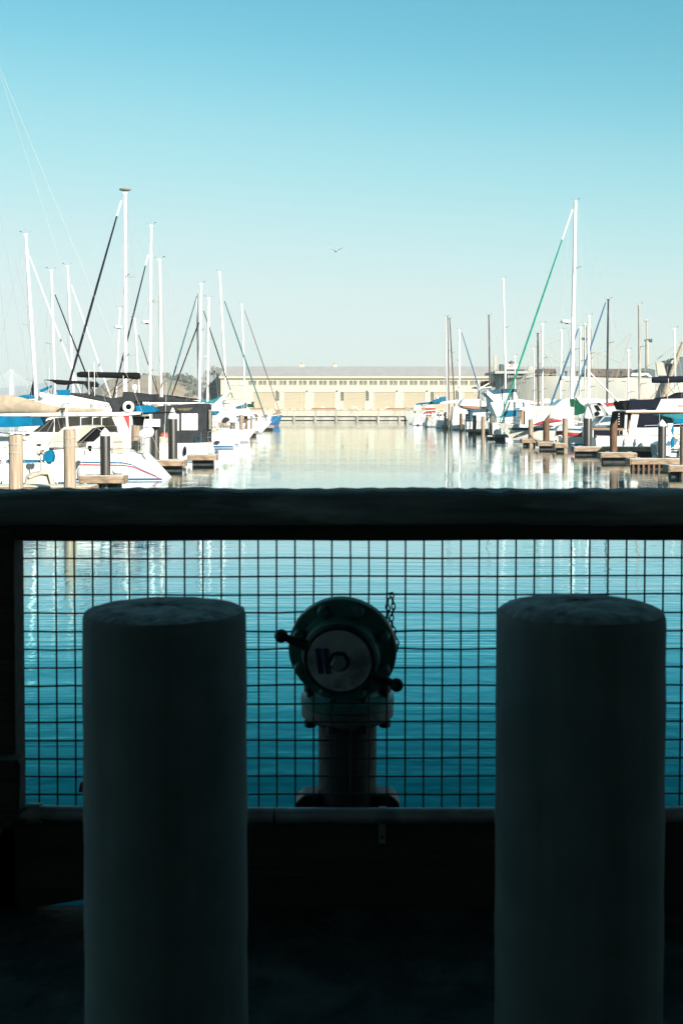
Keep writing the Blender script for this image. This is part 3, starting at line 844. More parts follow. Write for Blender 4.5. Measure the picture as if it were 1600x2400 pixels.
for o_ in (-.052, -.032):
    c = fc + right * o_ + ax * .0902
    d1 = (upv + right * -.10).normalized(); d0 = d1.cross(ax).normalized()
    m = MB()
    pts_ = [c + d0 * a * .0075 + d1 * b_ * .036 for a, b_ in ((-1,-1),(1,-1),(1,1),(-1,1))]
    m.add(pts_ + [p + ax * .0006 for p in pts_], [(3,2,1,0),(4,5,6,7),(0,1,5,4),(1,2,6,5),(2,3,7,6),(3,0,4,7)])
    m.build('sticker', 'sticker_blue', cap)
for s_, (bx_, by_) in ((-1, (659, 1491)), (1, (929, 1606))):
    p1 = W(bx_, by_, 3.12)
    dirv = (p1 - (fc + ax * .075)); dirv -= ax * dirv.dot(ax)
    st = fc + ax * .075 + dirv.normalized() * .085
    lug = MB().tube([st, st.lerp(p1, .5), p1], [.016, .012, .009], 10).build('cap_lug', 'iron', cap, smooth=True)
    MB().ball(p1, .0185, nu=16, nv=12).build('lug_ball', 'iron', lug, smooth=True)
# keeper chain
ch = bpy.data.objects.new('keeper_chain', None); COL.objects.link(ch); ch.parent = hy
ch.location = W(913, 1395, 3.2) - hy.location
def link(p, q, flip):
    d = (Vector(q) - Vector(p)); L = d.length; d.normalize()
    sd = d.cross(Vector((0, 1, 0))).normalized() if not flip else (d.cross(Vector((0, 1, 0))).normalized() * .35 + Vector((0, 1, 0)) * .94)
    pts = []
    for k in range(13):
        a = 2 * math.pi * k / 12
        pts.append((Vector(p) + Vector(q)) / 2 + d * math.sin(a) * L * .62 + sd * math.cos(a) * L * .33)
    MB().tube(pts, .0022, 5).build('link', 'iron', ch, smooth=True)
path = [(908,1460),(906,1446),(910,1432),(907,1418),(908,1404),(912,1392),(918,1390),(919,1402),(921,1415),(922,1428),(918,1442),(917,1456),(920,1470),(924,1484),(927,1498),(931,1512),(930,1526)]
for k in range(len(path) - 1):
    link(W(*path[k], 3.2), W(*path[k + 1], 3.2), k % 2)
# ================================================================== docks and piles
def dock(xl, xr, ytop, label, width=1.1, thick=.36, Yadd=0.0, legs=False):
    ztop = .60
    Y0 = depth(ytop, ztop) + Yadd
    a, c = W(xl, 951, Y0).x, W(xr, 951, Y0).x
    o = thing('dock_finger', label, 'dock', ((a + c) / 2, Y0 + width / 2, 0), 'floating dock fingers')
    MB().box(a, c, Y0, Y0 + width, ztop - .06, ztop).build('walkway', 'dock_top', o, bevel=.01)
    n = max(1, int((c - a) / 3.2))
    for k in range(n):
        x0, x1 = a + (c - a) * k / n, a + (c - a) * (k + 1) / n
        dz = random.uniform(-.015, .015)
        MB().box(x0 + .01, x1 - .01, Y0 - .06, Y0 - .002, ztop - thick + .05 + dz, ztop - .015 + dz * .4).build('fascia_board', 'dock_wood', o, bevel=.008)
    MB().box(a - .05, a - .002, Y0 - .02, Y0 + width, ztop - thick, ztop - .02).build('end_board', 'dock_wood', o, bevel=.008)
    MB().box(c + .002, c + .05, Y0 - .02, Y0 + width, ztop - thick, ztop - .02).build('end_board', 'dock_wood', o, bevel=.008)
    MB().box(a + .2, c - .2, Y0 + .40, Y0 + width - .15, -.3, ztop - .1).build('float', 'float_dark', o)
    if legs:
        for k in range(6):
            x = a + (c - a) * (.02 + k * .075)
            MB().box(x, x + .12, Y0 - .03, Y0 + .09, -.25, ztop - thick + .04).build('fender_stake', 'pile_brown', o, bevel=.01)
    for x in (a + .4, c - .4):
        MB().tube([(x-.13,Y0+.12,ztop+.07),(x-.05,Y0+.12,ztop+.05),(x+.05,Y0+.12,ztop+.05),(x+.13,Y0+.12,ztop+.07)], .02, 6).build('cleat', 'steel', o)
    return o

def pile(xl, xr, ytop, ybase, kind, label, cap=None, ref=.60, tilt=0.0, seed=0):
    Y = depth(ybase, ref)
    dia = (xr - xl) / ppm(Y)
    Yc = Y + dia / 2
    p = W((xl + xr) / 2, ybase, Yc); zt = W((xl + xr) / 2, ytop, Yc).z
    rnd = random.Random(seed or int(xl * 7 + ytop))
    r = dia / 2
    if kind == 'sleeve':
        o = thing('mooring_pile', label, 'pile', (p.x, Yc, 0), 'mooring piles')
        MB().lathe([(r, -1.5), (r, zt - .02), (r * .97, zt)], (p.x, Yc, 0), n=24).build('sleeve', 'sleeve', o, smooth=True)
        if cap is not None:
            zc = W((xl + xr) / 2, cap, Yc).z
            MB().lathe([(r * 1.04, zt - .06), (r * 1.05, zt + (zc - zt) * .12), (r * .55, zt + (zc - zt) * .62), (r * .12, zc - .02), (.01, zc)], (p.x, Yc, 0), n=20).build('cone_cap', 'cap_white', o, smooth=True, ang=30)
        return o
    mt = {'pale': 'pile_pale', 'wood': 'pile_wood', 'brown': 'pile_brown'}[kind]
    mb = MB(); n = 14; m = 9
    rings = []
    for i in range(m + 1):
        z = -1.5 + (zt + 1.5) * i / m
        ring = []
        for k in range(n):
            a = 2 * math.pi * k / n
            rr = r * (1 + .05 * math.sin(3 * a + seed + xl) * .6 + rnd.uniform(-.035, .035))
            zz = z + (tilt * rr * math.cos(a) + rnd.uniform(-.03, .03) if i == m else 0)
            ring.append((p.x + rr * math.cos(a), Yc + rr * math.sin(a), zz))
        rings.append(ring + [ring[0]])
    mb.sheet(rings)
    mb.add(rings[-1][:-1], [tuple(range(n))])
    if kind == 'pale':
        o = thing('mooring_pile', label, 'pile', (p.x, Yc, 0), 'mooring piles')
        mb.build('shaft', mt, o, smooth=True, ang=50)
        for q in (.28, .55):
            MB().lathe([(r * 1.05, -.02), (r * 1.06, .0), (r * 1.05, .02)], (p.x, Yc, zt - q), n=20).build('iron_band', 'mast_grey', o)
        return o
    return tag(mb.build('mooring_pile', mt, smooth=True, ang=50), label, 'pile', 'mooring piles')

pile(22, 55, 1020, 1168, 'pale', 'thick pale squarish wood pile with an iron band, leftmost beside the small wheel boat')
pile(150, 178, 1007, 1152, 'pale', 'pale wood pile with two iron bands in front of the tan spray hood')
pile(235, 259, 1018, 1114, 'sleeve', 'black-sleeved pile with a white cone in front of the red-and-blue striped hull', cap=1002)
pile(308, 330, 997, 1092, 'wood', 'rough grey-brown wood pile behind the stern outboard of the striped sailboat')
pile(355, 374, 996, 1078, 'sleeve', 'black-sleeved pile with a broad white cap beside the black sailcloth enclosure', cap=981)
pile(394, 416, 979, 1070, 'sleeve', 'black round pile with a tall white cone against the black canvas enclosure', cap=955)
pile(539, 551, 964, 1022, 'sleeve', 'black-sleeved pile with a white cone among the small boats beyond the black enclosure', cap=950)
for k, (a, c, t, bse, kd, lb) in enumerate([
    (561,570,972,1016,'wood','weathered wood pile just beyond the white-coned black pile, left row'),
    (572,580,974,1014,'brown','dark brown split wood pile in the left row'),
    (586,592,972,1008,'wood','slim grey wood pile in front of a white bow, left row'),
    (598,604,971,1003,'brown','slim reddish brown pile in the left row'),
    (621,626,972,996,'brown','short brown pile beside the blue fishing boat'),
    (1237,1249,983,1029,'wood','grey-brown wood pile in front of the blue-striped pilothouse sailboat'),
    (1272,1287,980,1033,'brown','dark brown wood pile with a slanted top beside the red kayak'),
    (1317,1330,981,1036,'wood','grey wood pile behind the ladder of the floating dock'),
    (1428,1446,991,1058,'brown','reddish brown pile with a slant-cut top before the dark canvas cockpit'),
    (1592,1612,1000,1090,'wood','tall grey pile at the dock end below the teal canvas awning'),
    (1200,1206,978,1004,'wood','slim pile behind the bow rail of the pilothouse sailboat'),
    (1180,1187,973,1003,'brown','brown pile behind the bow of the pilothouse sailboat'),
    (1147,1156,975,1009,'wood','pale wood pile beside the blue-topped cruiser stern'),
    (1127,1136,976,1012,'wood','stout grey wood pile in front of the blue-topped cruiser'),
    (1107,1116,973,1006,'brown','reddish pile in front of the blue-topped cruiser'),
    (1076,1083,969,1001,'brown','dark pile with a pale scar beside the grey dinghy'),
    (1049,1055,966,997,'wood','pale pile in front of the curtained trawler'),
    (1040,1046,966,996,'wood','pale slim pile next to the curtained trawler bow'),
    (1026,1031,966,991,'brown','brown pile beside the red-striped small boat'),
    (1017,1021,965,990,'brown','near-black pile beside the red-striped small boat')]):
    pile(a, c, t, bse, kd, lb, tilt=1.2 if 'slant' in lb else 0, seed=k + 3)
pile(1366, 1386, 978, 1046, 'sleeve', 'black round pile with a white cone before the grey-shaded express cruiser', cap=953)
pile(1541, 1560, 996, 1074, 'sleeve', 'dark brown sleeved pile with a squat white cone by the hanging flag', cap=983)
pile(1090, 1097, 970, 1000, 'sleeve', 'short black capless pile beside the blue-topped cruiser')
pile(970, 974, 953, 980, 'sleeve', 'short black pile at the far end of the right row', cap=948)

dock(186, 286, 1115, 'short finger dock beside the striped sailboat stern with an oval fender')
dock(-60, 212, 1139, 'pale finger dock at the foot of the two banded piles')
dock(338, 430, 1078, 'finger dock beside the black-sleeved pile and black enclosure boat')
dock(440, 505, 1066, 'finger dock behind the black enclosure boat stern')
dock(545, 566, 1020, 'finger dock beside the white reverse-stern sailboat', width=3)
dock(560, 600, 1010, 'short finger dock under the far left wood piles', width=3)
dock(596, 640, 998, 'finger dock reaching toward the blue fishing boat', width=3)
dock(1347, 1545, 1047, 'long finger dock along the white trawler')
dock(1410, 1492, 1061, 'short dock with a shaded end at the slant-cut brown pile')
dock(1479, 1640, 1075, 'dock on dark stakes at the brown sleeved pile', legs=True)
dock(1570, 1680, 1090, 'dock end below the teal awning at the tall grey pile')
dock(1302, 1330, 1040, 'small dock with a white ladder beside the grey wood pile')
dock(1224, 1262, 1029, 'stub of dock at the bow of the pilothouse sailboat')
dock(1262, 1312, 1036, 'low dock added for the black shadow under the slanted brown pile by the red kayak')  # added to fill the spot with dark where black shadow lies
dock(1158, 1190, 1018, 'stub of dock beside the black outboard dinghy')
dock(1096, 1158, 1006, 'dock end at the blue-topped cruiser', width=2)
dock(1038, 1062, 996, 'dock end at the curtained trawler', width=3)
dock(995, 1036, 989, 'far dock end at the red-striped small boat', width=3)

# ================================================================== boats
def hull_pt(L, B, fb0, fb1, t, s, bow=1.0, tr=0.3, full=.72):
    """half section: s 0..1 keel..waterline, 1..2 waterline..sheer -> x, half beam, z"""
    if t < .45: w_ = full + (1 - full) * math.sin(min(t / .45, 1) * math.pi / 2)
    else: w_ = 1 - max(0, (t - .45) / .55) ** 2.4
    w_ = max(w_, .015) * B / 2
    sh = fb0 + (fb1 - fb0) * t ** 1.8 - .08 * math.sin(math.pi * t) * fb0
    if s <= 1:
        z = -.45 * (1 - s) * (1 - .8 * t ** 3); h = w_ * (.10 + .82 * s ** .6) * (1 - .35 * t ** 3)
    else:
        q = s - 1
        z = sh * q; h = w_ * (.92 + .08 * min(1, q * 1.6)) * (1 - .35 * t ** 3 * (1 - q))
    x = t * L + bow * (max(z, -.2) / sh) * t ** 5 + tr * (max(z, -.2) / sh) * (1 - t) ** 6
    return x, h, z
BOATS = []
class Boat:
    """hull in a local frame, x from stern to bow; bow to the left (sg -1) or right (+1) of the picture"""
    def __init__(s, name, label, cat, bow, stern, Yc, B, fb0, fb1, hull='gelcoat', deckm='deck_white', bowr=1.0, tr=.3, full=.72, boot='boot_blue', group='moored boats'):
        s.Yc, s.B, s.fb0, s.fb1, s.bowr, s.tr, s.full = Yc, B, fb0, fb1, bowr, tr, full
        xs_, xb_ = W(stern, 951, Yc).x, W(bow, 951, Yc).x
        s.sg = 1 if xb_ > xs_ else -1
        s.x0 = xs_
        s.L = abs(xb_ - xs_) - max(bowr, 0)
        s.root = thing(name, label, cat, ((xs_ + xb_) / 2, Yc, 0), group)
        BOATS.append(s)
        n = 18
        g = []
        for i in range(n + 1):
            t = i / n
            half = [s.p(t, q) for q in (0, .25, .6, 1, 1.3, 1.6, 1.85, 2)]
            g.append([(x, Yc - h, z) for x, h, z in half[::-1]] + [(x, Yc + h, z) for x, h, z in half])
        m = MB().sheet(g)
        m.add(g[0], [tuple(range(len(g[0])))])
        s.hull = m.build('hull', hull, s.root, smooth=True, ang=40)
        d = [[(a[0][0], a[0][1] + .03, a[0][2] - .02), (a[0][0], Yc, a[0][2] + .04), (a[-1][0], a[-1][1] - .03, a[-1][2] - .02)] for a in g]
        MB().sheet(d).build('deck', deckm, s.root)
        tr_ = [[(a[0][0], a[0][1] - .012, a[0][2] - .045), (a[0][0], a[0][1] - .012, a[0][2] + .03), (a[0][0], a[0][1] + .04, a[0][2] + .03)] for a in g]
        MB().sheet(tr_).build('toe_rail', 'teak' if boot == 'teak' else 'deck_white', s.root)
        if boot:
            s.stripe('boot_stripe', 'boot_blue' if boot == 'teak' else boot, [(0.0, .02), (1.0, .02)], .10)
    def p(s, t, q):
        x, h, z = hull_pt(s.L, s.B, s.fb0, s.fb1, t, q, s.bowr, s.tr, s.full)
        return s.x0 + s.sg * x, h, z
    def sheer(s, t):
        return s.p(t, 2)
    def stripe(s, name, m, tz, th, n=24):
        for side in (-1, 1):
            g = []
            for i in range(n + 1):
                t = tz[0][0] + (tz[-1][0] - tz[0][0]) * i / n
                for (a, za), (b_, zb_) in zip(tz, tz[1:]):
                    if a <= t <= b_ + 1e-9:
                        z = za + (zb_ - za) * (t - a) / max(b_ - a, 1e-6); break
                shz = s.p(t, 2)[2]
                row = []
                for zz in (z, z + th):
                    x, h, zz2 = s.p(t, 1 + min(max(zz / shz, 0), 1))
                    row.append((x, s.Yc + side * (h + .008), zz2))
                g.append(row)
            MB().sheet(g).build(name, m, s.root)
    def rails(s, t0, t1, n=6, side=-1, h=.62, both=False):
        for sd in ((-1, 1) if both else (side,)):
            pts = []
            for i in range(n + 1):
                t = t0 + (t1 - t0) * i / n
                x, hw, z = s.sheer(t)
                y = s.Yc + sd * max(hw - .06, 0)
                MB().bar((x, y, z), (x, y, z + h), .013, n=5).build('stanchion', 'steel', s.root)
                pts.append(Vector((x, y, z)))
            for zz in (h, h * .52):
                MB().tube([q + Vector((0, 0, zz)) for q in pts], .009 if zz < h else .011, 5).build('lifeline', 'steel', s.root)
    def pulpit(s, t=.9, h=.7, stern=False):
        ts = (0, .06) if stern else (t, .97)
        pts = []
        for sd, order in ((-1, ts[::-1] if stern else ts), (1, ts if stern else ts[::-1])):
            for q in order:
                x, hw, z = s.sheer(q)
                pts.append(Vector((x, s.Yc + sd * max(hw - .05, .02), z)))
        for zz in (h, h * .5):
            MB().tube([q + Vector((0, 0, zz)) for q in pts], .016, 6).build('pulpit_rail', 'steel', s.root, smooth=True)
        for q in pts:
            MB().bar(q, q + Vector((0, 0, h)), .014, n=5).build('stanchion', 'steel', s.root)
    def cabin(s, t0, t1, h, m='gelcoat', frac=.62, win='glass_dark', nwin=3, front=.5, back=.15):
        x0, x1 = s.p(t0, 2)[0], s.p(t1, 2)[0]
        z = min(s.sheer(t0)[2], s.sheer((t0 + t1) / 2)[2]) - .05
        wd = s.B * frac / 2
        a = s.sg
        top = z + h + .05
        o = MB().add([(x0,s.Yc-wd,z),(x1,s.Yc-wd*.55,z),(x1,s.Yc+wd*.55,z),(x0,s.Yc+wd,z),
                      (x0+a*back*h,s.Yc-wd*.86,top),(x1-a*front*h*2,s.Yc-wd*.6,top*.985),(x1-a*front*h*2,s.Yc+wd*.6,top*.985),(x0+a*back*h,s.Yc+wd*.86,top)],
                     [(0,3,2,1),(4,5,6,7),(0,1,5,4),(1,2,6,5),(2,3,7,6),(3,0,4,7)]).build('cabin', m, s.root, bevel=.06)
        for k in range(nwin):
            f0 = .12 + .76 * k / nwin + .02; f1 = .12 + .76 * (k + 1) / nwin - .04
            for sd in (-1, 1):
                q = []
                for f_, zz in ((f0, .38), (f1, .40), (f1, .78), (f0, .80)):
                    xa = x0 + (x1 - x0) * f_; wa = wd + (wd * .55 - wd) * f_
                    xb = x0 + a*back*h + ((x1 - a*front*h*2) - (x0 + a*back*h)) * f_; wb = wd*.86 + (wd*.6 - wd*.86) * f_
                    q.append((xa + (xb - xa) * zz, s.Yc + sd * (wa + (wb - wa) * zz + .012), z + (top - z) * zz))
                MB().add(q + [(p_[0], p_[1] + sd * .015, p_[2]) for p_ in q], [(0,1,2,3),(7,6,5,4),(0,4,5,1),(1,5,6,2),(2,6,7,3),(3,7,4,0)]).build('window', win, o)
        return o
    # rig traced in pixels on the boat's centre plane
    def mast(s, top, base, d, m='mast_white', spreaders=(.42, .72), radar=None, head=True, span=None):
        Y = s.Yc
        pt, pb = W(*top, Y), W(*base, Y)
        dirv = (pb - pt).normalized()
        t0 = s.sheer(.5)[2]
        pb2 = pt + dirv * ((pt.z - t0) / -dirv.z)
        r = d / 2
        mo = MB().tube([pb2, pt.lerp(pb2, .5), pt], [r, r, r * .78], 10).build('mast', m, s.root, smooth=True)
        s.mt, s.mb_ = pt, pb2
        for f_ in spreaders:
            c = pb2.lerp(pt, f_)
            hw = s.B * .36 * (1 - .35 * f_)
            for sd in (-1, 1):
                MB().bar(c, c + Vector((-.5 * s.sg, sd * hw, .12)), .035, .02, n=5).build('spreader', 'mast_grey', mo)
        if head:
            MB().box(pt.x - .15, pt.x + .15, Y - .05, Y + .05, pt.z - .10, pt.z + .02).build('masthead', m, mo, bevel=.02)
            MB().bar(pt, pt + Vector((0, 0, .6)), .008, n=4).build('antenna', 'wire', mo)
            q = pt + Vector((-.36 * s.sg, 0, .2))
            MB().tube([pt + Vector((-.1*s.sg,0,.02)), q], .008, 4).build('wind_vane', 'bird_dark', mo)
            MB().box(q.x - .09, q.x + .06, Y - .008, Y + .008, q.z - .02, q.z + .03).build('wind_vane', 'bird_dark', mo)
            MB().ball(pt + Vector((.34*s.sg,0,.16)), .035, nu=6, nv=4).build('wind_cups', 'bird_dark', mo)
        if radar:
            c = W(radar[0], radar[1], Y)
            rr = radar[2] / ppm(Y)
            MB().lathe([(rr*.7,-rr*.33),(rr,-rr*.25),(rr,rr*.1),(rr*.8,rr*.32),(rr*.2,rr*.4)], (c.x, Y-.05, c.z), n=18).build('radar', 'radar', mo, smooth=True)
            f_ = max(0, min(1, (pt.z - c.z) / (pt.z - pb2.z))); q = pt.lerp(pb2, f_)
            MB().bar((c.x, Y, c.z - rr*.4), (q.x, Y, q.z - rr*.5), .05, n=5).build('radar_bracket', 'mast_grey', mo)
        # shrouds and backstay
        base_t = max(0, min(1, abs(pb2.x - s.x0) / s.L))
        for sd in (-1, 1):
            x, hw, z = s.sheer(base_t)
            c = pb2.lerp(pt, spreaders[-1] if spreaders else .7) + Vector((-.5*s.sg, sd * s.B * .36 * (1 - .35 * (spreaders[-1] if spreaders else .7)), .12))
            MB().tube([(x, Y + sd * (hw - .08), z), c, pt], .008, 4).build('shroud', 'wire', s.root)
        x, hw, z = s.sheer(.0)
        MB().tube([(x, Y, z), pt], .008, 4).build('backstay', 'wire', s.root)
        rn = random.Random(int(top[0]))
        for sd in (-1, 1):                               # lower shrouds and halyards led to the deck
            x, hw, z = s.sheer(max(0, base_t - .05 * sd))
            MB().tube([(x, Y + sd * (hw - .1), z), pb2.lerp(pt, .45 + .1 * rn.random())], .007, 4).build('shroud', 'wire', s.root)
            x, hw, z = s.sheer(max(0, min(1, base_t + sd * rn.uniform(.06, .2))))
            MB().tube([(x, Y, z), pb2.lerp(pt, rn.uniform(.72, .98))], .007, 4).build('halyard', 'wire_pale', s.root)
        return mo
    def stay(s, a, b_, m, d, white=0.0, extend=True, Yb=None):
        Y = s.Yc
        p, q = W(*a, Y), W(*b_, Y)
        d_ = (q - p)
        if extend:
            zt = s.sheer(.95)[2] + .15
            q = p + d_ * ((p.z - zt) / -d_.z)
        MB().tube([s.mt + Vector((0, 0, -.1)) if hasattr(s, 'mt') and (s.mt - p).length < 6 else p, p], .012, 5).build('forestay', 'wire_pale', s.root)
        w_ = p.lerp(q, white)
        if white:
            MB().tube([p, w_], d * .38, 6).build('furled_sail_head', 'canvas_white', s.root, smooth=True)
        n = 7
        pts = [w_.lerp(q, i / n) for i in range(n + 1)]
        MB().tube(pts, [d / 2 * .78 * (.5 + .75 * math.sin(math.pi * min(1, (i + 1.2) / n * .72))) for i in range(n + 1)], 8).build('furled_sail', m, s.root, smooth=True)
        MB().lathe([(.09, 0), (.11, .05), (.11, .16), (.07, .22)], q + Vector((0, 0, -.12)), n=10).build('furler_drum', 'steel', s.root)
    def boom(s, a, b_, m, d0, d1, boomm='mast_white'):
        Y = s.Yc
        p, q = W(*a, Y), W(*b_, Y)
        MB().tube([p, q], .075, 8).build('boom', boomm, s.root, smooth=True)
        n = 10
        pts, rr = [], []
        rnd = random.Random(int(a[0] * 3))
        for i in range(n + 1):
            f_ = i / n
            rr.append(max(.05, (d0 + (d1 - d0) * f_) / 2 * (1 + rnd.uniform(-.08, .08))) * (.75 if i in (0, n) else 1))
            pts.append(p.lerp(q, f_) + Vector((0, 0, rr[-1] + .02)))
        return MB().tube(pts, rr, 10, flat=.55).build('sail_cover', m, s.root, smooth=True, ang=60)

    def fit_out(s, seed):
        """the small gear every moored boat carries, along its near side and on deck"""
        rn = random.Random(seed)
        Y = s.Yc
        for k in range(rn.randint(2, 4)):                # fenders on lanyards
            t = rn.uniform(.08, .72)
            x, hw, z = s.sheer(t)
            r = rn.uniform(.09, .13)
            f_ = MB().ball((x, Y - hw - r, z - .45), r, r, .3, 10, 8).build('side_fender', rn.choice(['fender_white', 'fender_white', 'canvas_navy', 'stripe_blue']), s.root, smooth=True)
            MB().bar((x, Y - hw - r, z - .2), (x, Y - hw + .05, z + .05), .012, n=4).build('lanyard', 'rope', f_)
        for k in range(rn.randint(2, 4)):                # hatches and vents on deck
            t = rn.uniform(.5, .9)
            x, hw, z = s.sheer(t)
            y = Y + rn.uniform(-.5, .5) * hw
            if rn.random() < .5:
                MB().box(x - .25, x + .25, y - .25, y + .25, z, z + .09).build('deck_hatch', 'glass_dark', s.root, bevel=.02)
            else:
                MB().tube([(x, y, z), (x, y, z + .22), (x + .1 * s.sg, y, z + .32), (x + .22 * s.sg, y, z + .32)], [.06, .06, .07, .10], 8).build('cowl_vent', 'steel', s.root, smooth=True)
        for k in range(rn.randint(1, 3)):                # whip aerials, staffs and boathooks
            t = rn.uniform(.05, .45)
            x, hw, z = s.sheer(t)
            y = Y + rn.choice((-.8, .8)) * hw
            MB().bar((x, y, z), (x + rn.uniform(-.3, .3), y, z + rn.uniform(2.2, 4.2)), .012, .006, n=4).build('whip_aerial', rn.choice(['canvas_white', 'wire', 'canvas_white']), s.root)
        for k in range(2):                               # coiled lines over the rail and deck boxes
            t = rn.uniform(.05, .5)
            x, hw, z = s.sheer(t)
            MB().tube([(x + .16 * math.cos(a * .7), Y - hw + .02 - .03 * (a % 3), z + .25 + .22 * math.sin(a * .7)) for a in range(19)], .018, 5).build('coiled_line', rn.choice(['rope', 'rope', 'canvas_blue']), s.root, smooth=True)
        t = rn.uniform(.12, .3)
        x, hw, z = s.sheer(t)
        MB().box(x - .45, x + .45, Y - .2, Y + .35, z, z + rn.uniform(.35, .55)).build('deck_locker', rn.choice(['gelcoat', 'teak', 'canvas_cream', 'canvas_steel']), s.root, bevel=.04)
        for q in (.02, .96):                             # mooring lines down to the dock side
            x, hw, z = s.sheer(q)
            e = (x - s.sg * rn.uniform(.8, 1.6) * (1 if q > .5 else -1), Y - s.B / 2 - .4, .55)
            a_, b_ = Vector((x, Y - hw, z)), Vector(e)
            MB().tube([a_, a_.lerp(b_, .5) + Vector((0, 0, -.12)), b_], .016, 5).build('mooring_line', 'rope', s.root)
        if rn.random() < .6:
            s.pulpit(h=.65)
        if rn.random() < .7:
            s.pulpit(stern=True, h=.7)
def rigging(b, pairs, m='wire', r=.009):
    for p, q in pairs:
        px_tube(b.root, 'rigging_wire', m, [p, q], b.Yc, r, 4)
def fender(px, py, rx, rz, Y, m, label):
    c = W(px, py, Y); k = 1 / ppm(Y)
    o = thing('fender', label, 'fender', (c.x, Y, c.z - rz * k), 'fenders')
    MB().ball(c, rx * k, rx * k, rz * k, 14, 10).build('body', m, o, smooth=True)
    MB().bar(c + Vector((0, 0, rz * k * .9)), c + Vector((0, 0, rz * k + .5)), .012, n=5).build('lanyard', 'rope', o)
    return o
def outboard(root, px, py, w_, h_, Y, m='canvas_white', legto=None):
    k = 1 / ppm(Y); c = W(px, py, Y)
    ww, hh = w_ * k, h_ * k
    o = MB().prism([(c.x-ww*.5,c.z-hh*.3),(c.x-ww*.42,c.z+hh*.15),(c.x-ww*.1,c.z+hh*.42),(c.x+ww*.35,c.z+hh*.5),(c.x+ww*.5,c.z+hh*.2),(c.x+ww*.42,c.z-hh*.35),(c.x-ww*.1,c.z-hh*.5)], Y-.2, Y+.2).build('outboard_cowl', m, root, bevel=.08)
    zl = W(px, legto, Y).z if legto else c.z - hh * 2
    MB().box(c.x-.09, c.x+.12, Y-.07, Y+.07, zl, c.z-hh*.4).build('outboard_leg', 'mast_alu' if m == 'canvas_white' else 'rubber', o, bevel=.03)
    return o

# ------------------------------------------------------------------ left: small wheel boat and dinghy nearest the rail
b = Boat('sailing_dinghy', 'low cream cockpit boat with a steering wheel at the leftmost banded pile', 'boat', 190, -170, 52.5, 2.3, .95, 1.05, 'gelcoat_cream', bowr=.6, tr=.2)
Y = 51.6
px_prism(b.root, 'cockpit_coaming', 'gelcoat', [(-60,1108),(-60,1092),(20,1090),(22,1105),(58,1103),(58,1110)], Y, Y+1.8, bevel=.05)
px_prism(b.root, 'seat_locker', 'gelcoat_grey', [(4,1132),(4,1124),(25,1124),(25,1140),(4,1140)], Y-.3, Y+.3)
wh = W(2, 1068, Y)
MB().tube([wh + Vector((.42*math.cos(k*math.pi/10)*.7, .15*math.sin(k*math.pi/10), .42*math.sin(k*math.pi/10))) for k in range(21)], .018, 6).build('steering_wheel', 'steel', b.root, smooth=True)
wh = W(18, 1068, Y)
MB().tube([wh + Vector((.42*math.cos(k*math.pi/10)*.7, .15*math.sin(k*math.pi/10), .42*math.sin(k*math.pi/10))) for k in range(21)], .018, 6).build('steering_wheel', 'steel', b.root, smooth=True)
px_tube(b.root, 'pedestal', 'gelcoat', [(8,1110),(8,1066)], Y, .11, 10)
b.rails(.35, .8, 5)
px_prism(b.root, 'deck_cover', 'canvas_blue', [(12,1084),(12,1078),(92,1080),(92,1086)], Y+.8, Y+1.6)
dn = thing('covered_dinghy', 'small dinghy under a taut cream cover between the two banded piles', 'dinghy', W(100, 1150, 50.5), 'moored boats')
m = MB()
sec = []
for t, hw, zt_ in ((64,.5,1112),(70,.62,1108),(88,.72,1104),(106,.72,1104),(116,.68,1112),(124,.5,1128),(132,.25,1146)):
    top, bot = W(t, zt_, 50.5), W(t + (4 if t < 80 else 0), 1152, 50.5)
    sec.append([(bot.x,50.5-hw,-.1),(top.x,50.5-hw,(top.z+bot.z)/2),(top.x,50.5-hw*.6,top.z-.05),(top.x,50.5,top.z),(top.x,50.5+hw*.6,top.z-.05),(bot.x,50.5+hw,-.1)])
m.sheet(sec).add(sec[0], [tuple(range(6))]).build('hull', 'canvas_cream', dn, smooth=True, ang=40)
px_prism(dn, 'bow_flap', 'canvas_cream', [(130,1150),(118,1100),(100,1100),(80,1114),(66,1116),(68,1122),(96,1112),(112,1112),(122,1150)], 49.85, 49.95)
for dx_ in (0, 9):
    MB().tube([W(72+dx_+16*math.cos(a*math.pi/8), 1150-14*math.sin(a*math.pi/8), 49.7) for a in range(9)], .03, 6).build('hoop_rail', 'fender_white', dn, smooth=True)
ld = thing('boarding_ladder', 'aluminium ladder leaning from the winch post beside the cream dinghy', 'ladder', W(128, 1135, 50.2))
for d_ in (0, 7):
    px_tube(ld, 'side_rail', 'mast_alu', [(98+d_,1082-d_*.2),(128+d_,1136-d_*.4)], 50.2, .02, 6)
for k in range(7):
    f_ = (k + .5) / 7
    px_tube(ld, 'rung', 'mast_alu', [(98+30*f_,1082+54*f_),(105+30*f_,1080.6+52.6*f_)], 50.2, .014, 5)
wp = thing('winch_post', 'small winch on a bent steel post beside the blue covered bundle', 'winch', W(98, 1104, 50.3))
px_tube(wp, 'post', 'steel', [(96,1104),(96,1080),(93,1064)], 50.3, .03, 8)
MB().lathe([(.1,-.16),(.13,-.1),(.08,0),(.13,.1),(.1,.16)], W(95, 1060, 50.3), axis=(1,0,0), n=14).build('drum', 'mast_grey', wp, smooth=True)
px_tube(wp, 'crank', 'rubber', [(90,1068),(100,1058),(102,1054)], 50.2, .025, 6)
bc = tag(MB().prism(pxz([(104,1080),(104,1066),(111,1056),(119,1053),(124,1056),(128,1070),(125,1084),(110,1084)], 52), 51.7, 52.3, k=.9).build('covered_bundle', 'canvas_blue', bevel=.08), 'bright blue canvas cover over a bundled motor beside the winch post', 'cover')

